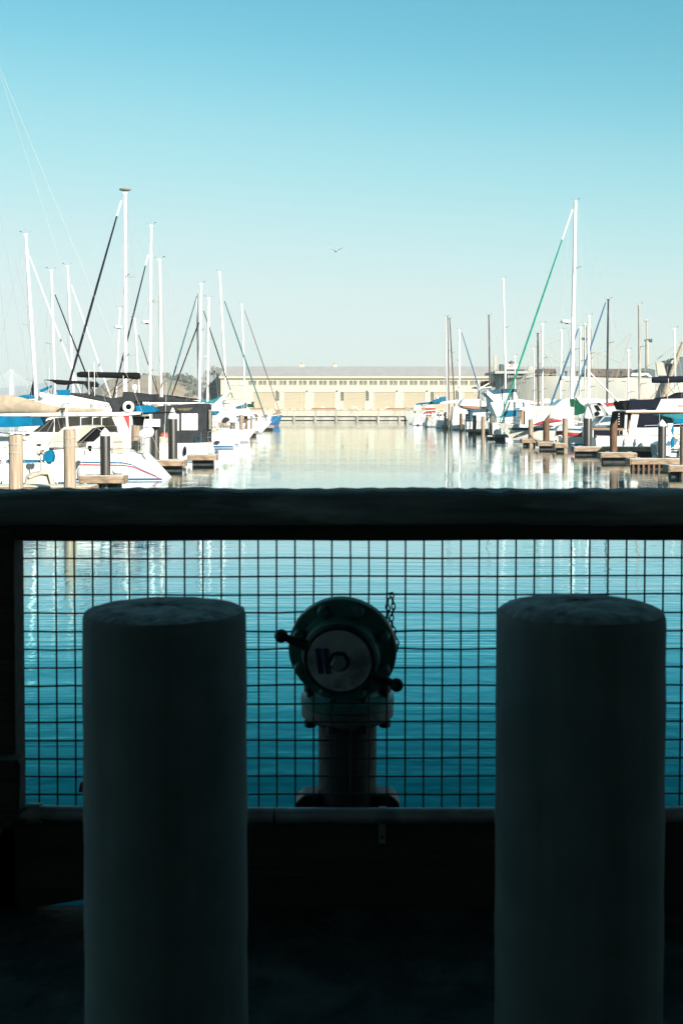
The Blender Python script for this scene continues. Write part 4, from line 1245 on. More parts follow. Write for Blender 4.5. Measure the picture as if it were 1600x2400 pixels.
# ------------------------------------------------------------------ left: striped sailboat with tan sail cover
b = Boat('sailing_yacht', 'white sailing yacht with red and blue hull stripes, tan sail cover and tan spray hood', 'sailboat', -240, 392, 56.6, 3.7, 1.22, 1.55, bowr=1.2, tr=1.15, full=.80)
A = b
b.stripe('stripe', 'stripe_blue', [(0.01,.17),(0.10,.80),(.96,.98)], .08)
b.stripe('stripe', 'stripe_red', [(0.005,.06),(0.097,.685),(.96,.865)], .075)
Y = b.Yc - 1.2
px_prism(b.root, 'cabin', 'gelcoat', [(-120,1072),(-110,1044),(-20,1036),(108,1034),(118,1072)], Y, Y+2.4, bevel=.08)
for a, c in ((-80,-66),(-30,-16),(30,44),(84,97)):
    px_prism(b.root, 'portlight', 'glass_dark', [(a,1022+22),(a+2,1020+20),(c,1020+20),(c-2,1027+20)], Y-.02, Y+.02, bevel=.005)
px_prism(b.root, 'cockpit_coaming', 'gelcoat', [(112,1076),(114,1056),(180,1050),(300,1056),(320,1072)], Y-.25, Y+2.6, bevel=.08)
px_prism(b.root, 'companionway', 'black', [(206,1058),(206,1044),(214,1044),(214,1058)], Y-.27, Y-.2, bevel=0)
px_prism(b.root, 'spray_hood', 'canvas_cream', [(107,1050),(124,1024),(148,1001),(190,997),(218,998),(226,1002),(196,1038),(180,1038),(178,1052)], Y, Y+2.3, bevel=.06)
px_prism(b.root, 'hood_opening', 'black', [(179,1037),(218,1003),(228,1001),(224,1012),(196,1038)], Y-.02, Y+2.32, bevel=.02)
px_tube(b.root, 'hood_bow', 'steel', [(176,1050),(226,1002),(240,1012)], Y-.03, .016, 6)
px_tube(b.root, 'boom', 'mast_white', [(-40,974),(258,968)], b.Yc, .085, 10)
n = 12
prof = [(-40,.50),(0,.47),(25,.46),(50,.39),(76,.31),(100,.24),(125,.18),(153,.145),(180,.125),(210,.11),(242,.09)]
pts = [W(x, 969.5 - 2 * r_ / 2 * ppm(b.Yc) - .01 * x, b.Yc) for x, r_ in prof]
MB().tube(pts, [r_ + .008 * math.sin(i * 2.3) for i, (x, r_) in enumerate(prof)], 12, flat=.6).build('sail_cover', 'canvas_tan', b.root, smooth=True, ang=60)
n = len(pts) - 1
for i in range(2, n, 2):
    c = pts[i]
    MB().box(c.x-.02, c.x+.02, b.Yc-.12, b.Yc+.12, c.z-prof[i][1]-.16, c.z-prof[i][1]+.03).build('cover_strap', 'canvas_cream', b.root)
px_tube(b.root, 'mast', 'mast_white', [(-32,1034),(-28,60)], b.Yc, [.12,.10], 12)
px_tube(b.root, 'backstay', 'wire_pale', [(-22,106),(375,1066)], b.Yc, .006, 5)
px_tube(b.root, 'topping_lift', 'wire_pale', [(-14,130),(255,964)], b.Yc, .0045, 5)
rigging(b, [((0,500),(75,930)), ((0,665),(40,1050)), ((36,610),(62,720)), ((140,965),(80,1020)), ((138,962),(105,1022)), ((140,962),(160,1030)), ((128,952),(150,1040)), ((0,870),(82,1062))])
px_prism(b.root, 'awning', 'canvas_blue', [(-60,1001),(-60,974),(10,976),(74,979),(74,999),(20,1001)], b.Yc-1.5, b.Yc+1.2, bevel=.03)
px_tube(b.root, 'windvane_post', 'mast_white', [(158,1010),(155,946)], b.Yc-.6, .06, 8)
px_tube(b.root, 'windvane', 'mast_grey', [(143,951),(150,946),(163,945)], b.Yc-.6, .05, 6)
b.pulpit(stern=True, h=.85)
b.rails(.10, .42, 5, h=.65)
px_prism(b.root, 'cockpit_canvas', 'canvas_cream', [(262,1062),(264,1022),(270,1019),(282,1026),(287,1040),(288,1064)], Y-.3, Y-.2, bevel=.02)
outboard(b.root, 343, 1014, 36, 26, b.Yc-1.1, legto=1072)
px_prism(b.root, 'horseshoe_buoy', 'fender_white', [(199,1066),(199,1054),(207,1053),(208,1066)], Y-.4, Y-.3, bevel=.03)
fender(276, 1105, 14, 8, 53.9, 'fender_white', 'white oval fender between the striped hull and its short dock')
fender(192, 1110, 13, 19, 53.6, 'gelcoat_grey', 'grey-blue cone-shaped fender at the dock behind the two-band pile')
fender(210, 1126, 14, 8, 52.4, 'canvas_cream', 'cream oval fender at the corner of the short finger dock')

# ------------------------------------------------------------------ left: motor yacht with the lettered flybridge
b = Boat('motor_yacht', 'white flybridge motor yacht lettered RoW with dark saloon windows and black canvas', 'motor yacht', -230, 338, 62.2, 4.0, 1.9, 2.3, bowr=1.0, tr=-.1, full=.9)
Y = b.Yc - 1.75
px_prism(b.root, 'saloon', 'gelcoat', [(60,1030),(74,1012),(112,979),(135,974),(308,974),(312,1040),(60,1040)], Y, Y+3.5, bevel=.06)
px_prism(b.root, 'window', 'glass_dark', [(76,1012),(112,984),(126,981),(127,994),(124,1013)], Y-.02, Y+.03, bevel=.01)
for a, c in ((128,188),(190,216),(218,237),(239,262)):
    e_ = 16 if c == 262 else 0
    px_prism(b.root, 'window', 'glass_dark', [(a,1013),(a,979.5),(c,976),(c+e_,1013)], Y-.02, Y+.03, bevel=.01)
px_prism(b.root, 'red_flash', 'stripe_red', [(289,974),(303,974),(303,1008)], Y-.016, Y+.01, bevel=0)
px_prism(b.root, 'aft_door', 'black', [(310,978),(331,976),(331,998),(311,998)], Y+.3, Y+3.0, bevel=.01)
px_prism(b.root, 'boat_deck', 'gelcoat', [(30,972),(60,968),(330,965),(330,971),(300,974),(30,977)], Y-.12, Y+3.6, bevel=.03)
px_prism(b.root, 'aft_awning', 'canvas_black', [(308,968),(398,964.5),(398,967.5),(312,972)], Y-.1, Y+3.5, bevel=.01)
px_prism(b.root, 'flybridge', 'gelcoat', [(144,944),(163,926),(254,944),(262,962),(258,967),(150,967)], Y+.15, Y+3.3, bevel=.06)
px_prism(b.root, 'flybridge_cover', 'canvas_slate', [(161,924),(166,920),(186,921),(246,934),(290,929),(312,934),(318,958),(316,964),(266,964),(256,944)], Y+.2, Y+3.2, bevel=.05)
px_prism(b.root, 'flybridge_cover', 'canvas_slate', [(286,930),(288,917),(300,918),(352,924),(356,940),(318,941)], Y+.5, Y+2.8, bevel=.05)
text_mesh('name_lettering', 'R o.W', .33, 'lettering', b.root, W(235, 951.5, Y+.13), spacing=1.25, rot=(math.pi/2, R(-2), 0), ext=.004)
c_ = W(301, 953.5, Y-.15)
MB().tube([c_ + Vector((.22*math.cos(q*math.pi/10), 0, .22*math.sin(q*math.pi/10))) for q in range(21)], .085, 8).build('life_ring', 'fender_white', b.root, smooth=True)
px_prism(b.root, 'dinghy_cover', 'canvas_blue', [(317,951),(349,949),(367,962),(363,969),(318,967)], Y+.1, Y+1.2, bevel=.04)
px_tube(b.root, 'radar_post', 'gelcoat', [(316,936),(316,912)], Y+1.5, .06, 8)
MB().lathe([(.12,-.14),(.14,-.1),(.14,.06),(.10,.15),(.02,.17)], W(315, 908, Y+1.5), n=16).build('dome', 'radar', b.root, smooth=True)
for k in range(3):
    px_tube(b.root, 'ladder_hoop', 'steel', [(322+k*6,948),(322+k*6,932),(326+k*6,926),(334+k*6,930),(336+k*6,948)], Y+.6, .014, 5)
px_tube(b.root, 'bimini_cover', 'canvas_black', [(181,878),(190,877.5),(225,878),(262,879),(305,880),(322,881),(328,880)], Y+1.2, [.12,.16,.155,.16,.17,.19,.15], 12)
for p, q in (((205,882),(208,930)),((200,882),(222,940)),((216,884),(268,936)),((225,884),(213,936)),((272,884),(270,930)),((318,884),(270,915)),((296,884),(230,872+70))):
    px_tube(b.root, 'bimini_frame', 'iron', [p, q], Y+1.2, .018, 5)
for q, t_ in ((209, 866), (222, 850), (290, 880)):
    px_tube(b.root, 'aerial', 'canvas_white', [(q, 938), (q - 1, t_)], Y+.8, .015, 5)
b.rails(.5, .9, 6)
b.rails(.02, .25, 3)
px_prism(b.root, 'cockpit_bulkhead', 'gelcoat', [(335,1000),(338,982),(375,982),(375,1000)], Y+.4, Y+.5, bevel=.01)
px_tube(b.root, 'fishing_rod', 'pile_brown', [(372,932),(362,880)], Y+1, .02, 5)
px_tube(b.root, 'fishing_rod', 'pile_brown', [(378,930),(381,872)], Y+1, .02, 5)

# cruiser with black bimini and blue canvas behind the yacht
b = Boat('cabin_cruiser', 'cabin cruiser with a wing-shaped black bimini and blue canvas behind the lettered yacht', 'cabin cruiser', -60, 240, 70.5, 3.4, 1.6, 2.0, bowr=.8, tr=0, full=.88)
Y = b.Yc - 1.4
px_prism(b.root, 'cabin', 'gelcoat', [(40,1010),(70,950),(100,942),(215,940),(225,1010)], Y, Y+2.8, bevel=.06)
px_prism(b.root, 'window', 'glass_dark', [(66,985),(84,955),(200,950),(205,985)], Y-.02, Y+.03, bevel=.01)
px_prism(b.root, 'flybridge', 'gelcoat', [(84,943),(92,925),(112,922),(130,926),(180,928),(190,942)], Y+.3, Y+2.4, bevel=.06)
px_prism(b.root, 'bimini', 'canvas_black', [(100,889.5),(126,889),(168,892),(208,893),(215,900),(214,907),(196,901),(160,897),(133,901),(122,894)], Y+.3, Y+2.4, bevel=.03)
px_prism(b.root, 'side_canvas', 'canvas_black', [(194,898),(215,902),(209,920),(200,906)], Y+.35, Y+.45, bevel=.02)
px_prism(b.root, 'side_canvas', 'canvas_blue', [(91,914),(121,902),(121,907),(96,920)], Y+.35, Y+.5, bevel=.02)
px_prism(b.root, 'side_canvas', 'canvas_blue', [(130,914),(164,913),(160,936),(140,934)], Y+.35, Y+.5, bevel=.02)
for p, q in (((104,891),(120,925)),((126,897),(122,930)),((195,898),(190,930)),((197,898),(220,930)),((173,897),(188,922)),((212,905),(219,926))):
    px_tube(b.root, 'bimini_frame', 'iron', [p, q], Y+.3, .018, 5)
MB().ball(W(98, 926, Y), .18, nu=10, nv=8).build('spotlight', 'radar', b.root, smooth=True)

# ------------------------------------------------------------------ left: boat with the black canvas enclosure
b = Boat('cabin_cruiser', 'white cruiser with a boxy black canvas enclosure and white window panels', 'cabin cruiser', 205, 492, 76.2, 3.4, 1.15, 1.5, bowr=.8, tr=-.05, full=.94, boot='furl_teal')
Y = b.Yc - 1.55
px_prism(b.root, 'enclosure', 'canvas_slate', [(356,1030),(358,956),(378,951),(462,945),(480,945.5),(484,952),(484,1047),(470,1049),(440,1044),(416,1046)], Y, Y+3.0, bevel=.06)
px_prism(b.root, 'window_panel', 'canvas_white', [(425,1008),(425,969),(463,969),(463,1008)], Y-.03, Y+.02, bevel=.01)
px_prism(b.root, 'window_panel', 'canvas_white', [(412,1009),(412,970),(419.5,970),(419.5,1009)], Y-.03, Y+.02, bevel=.01)
for q in (434, 452):
    px_prism(b.root, 'panel_seam', 'canvas_slate', [(q,987),(q,969),(q+.9,969),(q+.9,987)], Y-.045, Y-.032, bevel=0)
px_prism(b.root, 'faded_lettering', 'gold_paint', [(414,957),(452,955.5),(448,959),(440,963),(416,961)], Y-.015, Y+.01, bevel=0)
c = W(484, 1000, Y)
for k in range(5):
    y0 = Y + .35 + k * .45
    MB().box(c.x+.06, c.x+.10, y0, y0+.25, W(484,1007,Y).z, W(484,957+3*abs(k-2),Y).z).build('curtain_panel', 'canvas_cream' if k % 2 else 'black', b.root, bevel=.01)
MB().box(c.x+.02, c.x+.16, Y+.2, Y+2.8, W(484,1078,Y).z, W(484,1072,Y).z).build('swim_platform', 'teak', b.root, bevel=.02)
MB().tube([(c.x+.2,Y+.3,.9),(c.x+.3,Y+.3,.5),(c.x+.45,Y+.4,.2)], .03, 6).build('swim_ladder', 'steel', b.root)
for q in (372, 396, 440, 466, 478):
    MB().ball(W(q, 949, Y+1.4), .10, .1, .06, 8, 6).build('roof_fitting', 'radar', b.root)
fender(385, 1022, 11, 9, 74.0, 'fender_red', 'faded red ball fender against the black enclosure boat')
b = Boat('skiff', 'white skiff with a dark sheer line between the coned piles and black enclosure', 'boat', 215, 410, 72.0, 2.3, 1.25, 1.35, bowr=.6, tr=.1, full=.9)
b.stripe('sheer_line', 'hull_dark', [(0,1.12),(1,1.2)], .05)
b.cabin(.35, .75, .7)
outboard(b.root, 396, 1046, 14, 20, b.Yc-.4, 'rubber', 1076)

# ------------------------------------------------------------------ left: sailing boats behind, mast by mast
b = Boat('sailboat', 'white sailboat with a tall thick mast, black furled jib and long black boom cover', 'sailboat', 112, 484, 81.5, 3.4, 1.15, 1.5, bowr=1.3, tr=.5)
b.mast((293,450), (294,935), .26, radar=None, spreaders=(.34, .66))
MB().lathe([(.05,0),(.36,.05),(.4,.12),(.3,.16)], W(293,447,b.Yc), n=14).build('masthead_light', 'mast_grey', b.root)
b.stay((284,470), (146,955), 'canvas_navy', .17, white=.065)
b.boom((298,944), (466,945), 'canvas_slate', .62, .16)
b.cabin(.28, .68, .55); b.rails(.05, .9, 8)
rigging(b, [((298,455),(324,505)), ((302,470),(312,700))])
b = Boat('sailboat', 'white sailboat with a radar dome on its mast and a dark striped furled jib', 'sailboat', 232, 552, 99.5, 3.6, 1.2, 1.55, bowr=1.1, tr=1.1)
b.mast((354,527), (351,920), .27, radar=(341,754,9), spreaders=(.3, .63))
b.stay((347,597), (275,890), 'canvas_navy', .15, white=.06)
b.boom((356,935), (470,940), 'canvas_black', .5, .14)
b.cabin(.3, .7, .5); b.rails(.05, .9, 8); b.pulpit(stern=True)
px_prism(b.root, 'oval_port', 'hull_dark', [(502,1036),(504,1033),(513,1033),(516,1036),(513,1040),(504,1040)], b.Yc-1.72, b.Yc-1.6, bevel=.02)
b.stripe('sheer_line', 'boot_blue', [(0,.12),(1,.12)], .07)
b = Boat('sailboat', 'sailboat with a stubby rust-stained white mast beside the radar mast', 'sailboat', 210, 500, 90.5, 3.2, 1.1, 1.4, bowr=1.0, tr=.4)
b.mast((374,607), (378,925), .27, m='mast_rust', spreaders=(.30,))
b.boom((380,940), (465,944), 'canvas_slate', .4, .12); b.cabin(.3, .7, .5)
rigging(b, [((369,615),(330,745)), ((378,612),(385,800)), ((380,620),(463,850))])
b = Boat('sailboat', 'sailboat with a leaning white mast and white furled headsail, bow to the fairway', 'sailboat', 245, -60, 88.5, 3.1, 1.1, 1.4, bowr=1.0)
b.mast((60,548), (85,935), .26, spreaders=(.28, .55))
b.stay((69,600), (170,870), 'canvas_white', .13)
b.boom((82,936), (-50,942), 'canvas_blue', .4, .15); b.cabin(.3, .7, .5)
px_prism(b.root, 'mast_cover', 'canvas_navy', [(66,940),(78,888),(79,940)], b.Yc-.05, b.Yc+.05, bevel=.01)
b = Boat('sailboat', 'sailboat with a slim white mast and black furled jib sloping toward the black bimini', 'sailboat', 275, 10, 97.5, 3.0, 1.1, 1.35, bowr=1.0)
b.mast((120,632), (129,925), .19, spreaders=(.26, .55))
b.stay((129,690), (203,880), 'canvas_navy', .13, white=.0)
b.boom((127,938), (20,942), 'canvas_tan', .35, .12); b.cabin(.3, .7, .5)
b = Boat('sailboat', 'sailboat with a white furled headsail crossing behind the black furled jib', 'sailboat', 305, 40, 106.5, 3.0, 1.1, 1.35, bowr=1.0)
b.mast((158,622), (172,920), .21, spreaders=(.22, .52))
b.stay((167,668), (245,890), 'canvas_white', .15)
b.boom((170,936), (60,940), 'canvas_blue', .35, .12); b.cabin(.3, .7, .5)
b = Boat('sailboat', 'small sailboat with a round radar disc on a short mast behind the tallest left mast', 'sailboat', 180, 400, 126, 3.0, 1.1, 1.35, bowr=1.0)
b.mast((281,722), (272,920), .20, radar=(277,766,9), spreaders=(.3,))
b.boom((274,938), (360,941), 'canvas_navy', .35, .12); b.cabin(.3, .7, .5)
b = Boat('sailboat', 'small sailboat with a thin leaning mast and short dark jib', 'sailboat', 440, 250, 132, 2.8, 1.0, 1.3, bowr=.9)
b.mast((316,746), (326,920), .17, spreaders=(.3,))
b.stay((325,785), (352,868), 'canvas_navy', .12); b.cabin(.3, .7, .5)
b = Boat('sailboat', 'sailboat with a teal furled jib and black second stay ahead of twin white masts', 'sailboat', 352, 563, 119.5, 3.1, 1.1, 1.4, bowr=1.0, tr=.9)
b.mast((471,664), (467,930), .30, spreaders=(.35, .68))
b.stay((463,688), (393,925), 'furl_teal', .15)
px_tube(b.root, 'mizzen_mast', 'mast_white', [(461,690),(466,930)], b.Yc+.6, .11, 8)
px_tube(b.root, 'furled_staysail', 'canvas_black', [(466,755),(402,928)], b.Yc, .07, 6)
b.boom((470,944), (545,950), 'canvas_teal', .45, .12); b.cabin(.3, .7, .5); b.rails(.02, .8, 6)
b = Boat('sailboat', 'sailboat with a shorter white mast and black stay crossing the gabled building', 'sailboat', 600, 400, 112.5, 3.0, 1.0, 1.3, bowr=.9)
b.mast((489,698), (486,935), .22, radar=(481,836,4), spreaders=(.4,))
b.stay((477,728), (545,930), 'canvas_black', .12, extend=False)
b.boom((484,944), (420,948), 'canvas_teal', .4, .15); b.cabin(.3, .7, .5)
b = Boat('sailboat', 'white sailboat with a dark teal furled jib ending in front of the shed doors', 'sailboat', 636, 440, 150, 3.4, 1.2, 1.5, bowr=1.3)
b.mast((514,636), (530,920), .28, spreaders=(.36, .06))
b.stay((526,705), (618,968), 'furl_teal', .20)
b.boom((527,944), (462,950), 'canvas_white', .5, .2); b.cabin(.3, .7, .6); b.pulpit()
b.rails(.5, .9, 4)
b = Boat('fishing_boat', 'blue-hulled boat with a brown furled jib at the end of the left row', 'boat', 662, 560, 208, 3.2, 1.45, 2.0, 'hull_blue', bowr=.7, tr=0, boot='boot_red')
b.mast((566,712), (574,920), .27, spreaders=(.4,))
b.stay((573,727), (655,965), 'furl_brown', .18)
b.cabin(.2, .55, 1.0); b.pulpit(h=.9); b.rails(.55, .92, 4, h=.9)
px_prism(b.root, 'wheelhouse', 'teak', [(646,976),(646,960),(653,960),(653,976)], b.Yc-.5, b.Yc+.5, bevel=.04)
# dinghy hoisted on davits, arch and small boats of the left row
b = Boat('cabin_cruiser', 'white cruiser with a raked white arch and blue dinghy beyond the black enclosure', 'cabin cruiser', 420, 560, 106, 3.2, 1.4, 1.7, bowr=.6, tr=0, full=.9)
Y = b.Yc - 1.3
px_prism(b.root, 'cabin', 'gelcoat', [(440,990),(452,962),(500,960),(545,966),(552,990)], Y, Y+2.6, bevel=.06)
px_prism(b.root, 'window', 'glass_pale', [(462,980),(468,968),(520,967),(526,980)], Y-.02, Y+.03, bevel=.01)
px_prism(b.root, 'radar_arch', 'gelcoat', [(494,952),(536,913),(538,918),(518,944),(522,962),(496,960)], Y+.2, Y+2.4, bevel=.04)
px_prism(b.root, 'canopy', 'canvas_teal', [(478,944),(508,932),(520,924),(512,938),(498,946)], Y+.2, Y+2.4, bevel=.03)
px_prism(b.root, 'hardtop', 'canvas_cream', [(513,933.5),(573,932),(573,935),(515,937.5)], Y+.3, Y+2.2, bevel=.02)
for q in (520, 532, 545, 567, 572):
    px_tube(b.root, 'hardtop_post', 'steel', [(q, 936), (q, 964)], Y+.3, .02, 5)
px_prism(b.root, 'dinghy', 'canvas_blue', [(495,971),(497,963),(512,962.5),(514,966),(508,971)], Y-.2, Y+.6, bevel=.04)
px_prism(b.root, 'grill_cover', 'canvas_slate', [(520,990),(521,982),(527,977),(534,978),(539,984),(526,992)], Y-.2, Y+.4, bevel=.05)
b.rails(.02, .7, 6); b.pulpit(stern=True)
b = Boat('cabin_cruiser', 'white cruiser with grey-green side curtains in front of the shed doors', 'cabin cruiser', 585, 505, 128, 3.0, 1.4, 1.7, bowr=.5, tr=0, full=.9)
Y = b.Yc - 1.2
px_prism(b.root, 'cabin', 'gelcoat', [(535,965),(540,944),(562,945),(585,958),(590,975),(540,975)], Y, Y+2.4, bevel=.06)
px_prism(b.root, 'side_curtain', 'canvas_steel', [(551,956),(554,952),(572,947),(577,941),(578,957),(556,958)], Y-.05, Y+.0, bevel=.01)
px_prism(b.root, 'bow_canvas', 'canvas_green', [(579,952),(579,946),(592,946),(595,955),(582,954)], Y+.2, Y+1.2, bevel=.02)
outboard(b.root, 592, 943, 7, 5, Y+.6, 'rubber', 952)
b = Boat('motorboat', 'small white motorboat with a tipped-up hull shadow under the far left piles', 'boat', 612, 570, 150, 2.6, 1.3, 1.7, bowr=.5, tr=0)
b.cabin(.25, .8, .9)
b = Boat('motorboat', 'white motorboat bow just before the blue-hulled boat', 'boat', 636, 590, 178, 2.6, 1.5, 1.9, bowr=.6, tr=0)
b.cabin(.2, .75, 1.0); b.rails(.5, .95, 4)
# ------------------------------------------------------------------ right: big white trawler
b = Boat('trawler_yacht', 'large white trawler yacht with dark window canvas and a black rolled bimini', 'trawler', 1810, 1387, 95.0, 4.4, 1.15, 1.9, bowr=1.2, tr=-.15, full=.93, boot='teak')
Y = b.Yc - 1.95
px_prism(b.root, 'bulwark', 'gelcoat', [(1388,1026),(1388,1007),(1468,1006),(1472,1022),(1800,1016),(1800,1027)], Y-.06, Y+3.9, bevel=.04)
px_prism(b.root, 'cockpit_canvas', 'canvas_navy', [(1391,1026),(1391,1007.5),(1460,1007.5),(1460,1025.5)], Y-.10, Y-.06, bevel=.01)
px_prism(b.root, 'cap_rail', 'teak', [(1386,1006),(1386,1003.5),(1467,1003.5),(1467,1006)], Y-.14, Y+3.95, bevel=.01)
px_prism(b.root, 'rub_rail', 'teak', [(1468,1023),(1468,1021.7),(1800,1014),(1800,1015.4)], Y-.11, Y-.062, bevel=0)
px_prism(b.root, 'cabin', 'gelcoat', [(1472,1023),(1480,967),(1720,966),(1730,1020)], Y+.25, Y+3.6, bevel=.05)
px_prism(b.root, 'window_canvas', 'canvas_navy', [(1492,1002),(1498,970),(1545,968.5),(1545,1001)], Y+.2, Y+.26, bevel=.01)
px_prism(b.root, 'window_canvas', 'canvas_navy', [(1546,1001),(1546,968.5),(1700,967),(1700,999)], Y+.2, Y+.26, bevel=.01)
px_prism(b.root, 'doorway', 'black', [(1446,1003),(1452,964),(1478,964),(1473,1003)], Y+.5, Y+3.2, bevel=.01)
px_prism(b.root, 'side_door', 'gelcoat_grey', [(1462,1018),(1464,970),(1470,970),(1468,1018)], Y+.3, Y+.48, bevel=.01)
px_prism(b.root, 'side_door', 'teak', [(1471,1010),(1474,985),(1476.5,985),(1474,1010)], Y+.22, Y+.3, bevel=.01)
for k in range(5):
    px_prism(b.root, 'stern_step', 'gelcoat', [(1449,969+k*6),(1451.5,969+k*6),(1451,970.6+k*6),(1448.5,970.6+k*6)], Y+.44, Y+.5, bevel=0)
px_prism(b.root, 'boat_deck', 'gelcoat', [(1466,966),(1466,962),(1720,960),(1720,965)], Y-.05, Y+3.9, bevel=.03)
px_prism(b.root, 'deck_edge', 'teak', [(1466,967.2),(1466,965.6),(1720,964.2),(1720,965.6)], Y-.08, Y-.051, bevel=0)
px_prism(b.root, 'flybridge', 'gelcoat', [(1536,962),(1549,935),(1720,932),(1720,962)], Y+.2, Y+3.4, bevel=.05)
px_prism(b.root, 'flybridge_canvas', 'canvas_navy', [(1471,961),(1474,938),(1548,935),(1538,958)], Y+.15, Y+3.3, bevel=.04)
px_prism(b.root, 'flybridge_canvas', 'canvas_black', [(1456,943),(1464,938),(1473,938),(1472,961),(1463,961)], Y+.3, Y+3.2, bevel=.04)
px_prism(b.root, 'helm_cover', 'canvas_navy', [(1545,936),(1552,932),(1582,928),(1600,919),(1720,916),(1720,935)], Y+.5, Y+2.6, bevel=.05)
px_prism(b.root, 'name_board', 'teak', [(1588,953),(1588,949),(1640,947),(1640,952)], Y+.15, Y+.19, bevel=.01)
px_tube(b.root, 'bimini_roll', 'canvas_navy', [(1528,890.5),(1545,890),(1580,889),(1640,887),(1720,886)], Y+1.6, [.24,.27,.27,.26,.26], 12)
for p, q in (((1536,899),(1537,928)),((1536,900),(1566,932)),((1555,899),(1524,933)),((1587,899),(1550,938)),((1587,899),(1592,920)),((1566,905),(1586,931)),((1540,898),(1560,925))):
    px_tube(b.root, 'bimini_frame', 'iron', [p, q], Y+1.5, .018, 5)
px_tube(b.root, 'aerial', 'canvas_cream', [(1563,942),(1566,886)], Y+.4, .03, 6)
px_tube(b.root, 'cargo_boom', 'mast_white', [(1452,945),(1381,872)], b.Yc, .055, 8)
px_tube(b.root, 'mast', 'mast_white', [(1377,935),(1380,742)], b.Yc+6, [.09,.07], 8)
b.rails(.28, .7, 5, h=.8)
px_tube(b.root, 'grab_rail', 'steel', [(1492,1011),(1540,1009.5)], Y-.1, .018, 5)
fender(1508, 1042, 6, 8, 92.6, 'fender_white', 'white fender hanging on the side of the large white trawler')

# near boat at the right edge with the teal awning, and its flag
b = Boat('sloop', 'pale blue and white boat under a teal awning at the right-hand dock', 'boat', 1800, 1537, 79.5, 2.8, .9, 1.3, bowr=.8, tr=.2)
Y = b.Yc - 1.2
b.stripe('stripe', 'canvas_steel', [(0,.35),(1,.5)], .3)
px_prism(b.root, 'awning', 'canvas_teal', [(1549,974),(1556,971),(1720,966),(1720,992),(1584,993),(1578,990),(1574,980)], Y, Y+2.4, bevel=.05)
px_prism(b.root, 'awning_flap', 'canvas_blue', [(1577,991),(1579,981),(1720,978),(1720,992)], Y-.05, Y-.01, bevel=.02)
px_tube(b.root, 'awning_pole', 'steel', [(1545,1048),(1545,970)], Y, .022, 6)
px_prism(b.root, 'cabin', 'gelcoat', [(1580,1050),(1588,1028),(1720,1026),(1720,1056)], Y+.2, Y+2.2, bevel=.06)
px_prism(b.root, 'tarp', 'gelcoat_grey', [(1536,1042),(1552,1034),(1572,1052),(1572,1070),(1540,1068)], Y-.1, Y+1.4, bevel=.05)
fl = thing('flag', 'blue and white flag hanging limp beside the squat-coned brown pile', 'flag', W(1570, 1050, 77.2))
for nm, mt_, pg in (('blue_cloth', 'canvas_blue', [(1571,1004),(1577,992),(1579,1010),(1576,1018)]), ('white_cloth', 'canvas_white', [(1564,992),(1577,992),(1571,1010),(1576,1020),(1570,1034),(1566,1034)]),
                    ('blue_cloth', 'hull_blue', [(1560,1044),(1566,1032),(1571,1036),(1570,1046)]), ('blue_cloth', 'canvas_blue', [(1572,1050),(1574,1026),(1578,1022),(1580,1046)])):
    px_prism(fl, nm, mt_, pg, 77.2 + random.uniform(-.06,.06), 77.32, bevel=.005)
px_tube(fl, 'staff', 'mast_wood', [(1577,1060),(1577,988)], 77.35, .018, 6)

# express cruiser with radar arch
b = Boat('express_cruiser', 'grey-shaded white express cruiser with a raked arch and red bimini', 'cabin cruiser', 1620, 1384, 104.5, 3.4, 1.3, 1.7, bowr=.8, tr=-.1, full=.93)
Y = b.Yc - 1.5
px_prism(b.root, 'cockpit', 'gelcoat_grey', [(1386,1004),(1390,998),(1400,992),(1414,976),(1452,974),(1480,976),(1480,1006)], Y, Y+3.0, bevel=.05)  # white boat, the shade on its stern put into the grey
px_prism(b.root, 'engine_hatch', 'canvas_steel', [(1404,991),(1417,977),(1451,976),(1449,985)], Y-.03, Y+.3, bevel=.02)
px_prism(b.root, 'radar_arch', 'gelcoat', [(1380,946),(1404,944),(1426,972),(1450,973),(1452,960),(1444,958),(1430,962),(1413,944.5),(1400,942)], Y+.1, Y+.4, bevel=.04)
px_prism(b.root, 'arch_inner', 'gelcoat_grey', [(1381,947),(1402,945),(1416,974),(1402,976),(1390,978)], Y+.3, Y+2.7, bevel=.04)  # shaded inner side of the white arch, shade put into the grey
px_prism(b.root, 'arch_window', 'black', [(1391,950),(1400,949),(1409,962),(1399,963)], Y+.26, Y+.32, bevel=.01)
MB().lathe([(.02,0),(.17,.01),(.2,.06)], W(1399, 969, Y+.24), axis=(0,-1,0), n=14).build('speaker', 'black', b.root)
px_prism(b.root, 'bimini', 'canvas_red', [(1411,945.5),(1438,943),(1446,944.5),(1448,950.5),(1424,951.5),(1418,950)], Y+.2, Y+2.6, bevel=.03)
px_prism(b.root, 'windscreen', 'glass_pale', [(1428,960),(1424,953),(1446,952),(1452,958)], Y+.3, Y+2.4, bevel=.02)

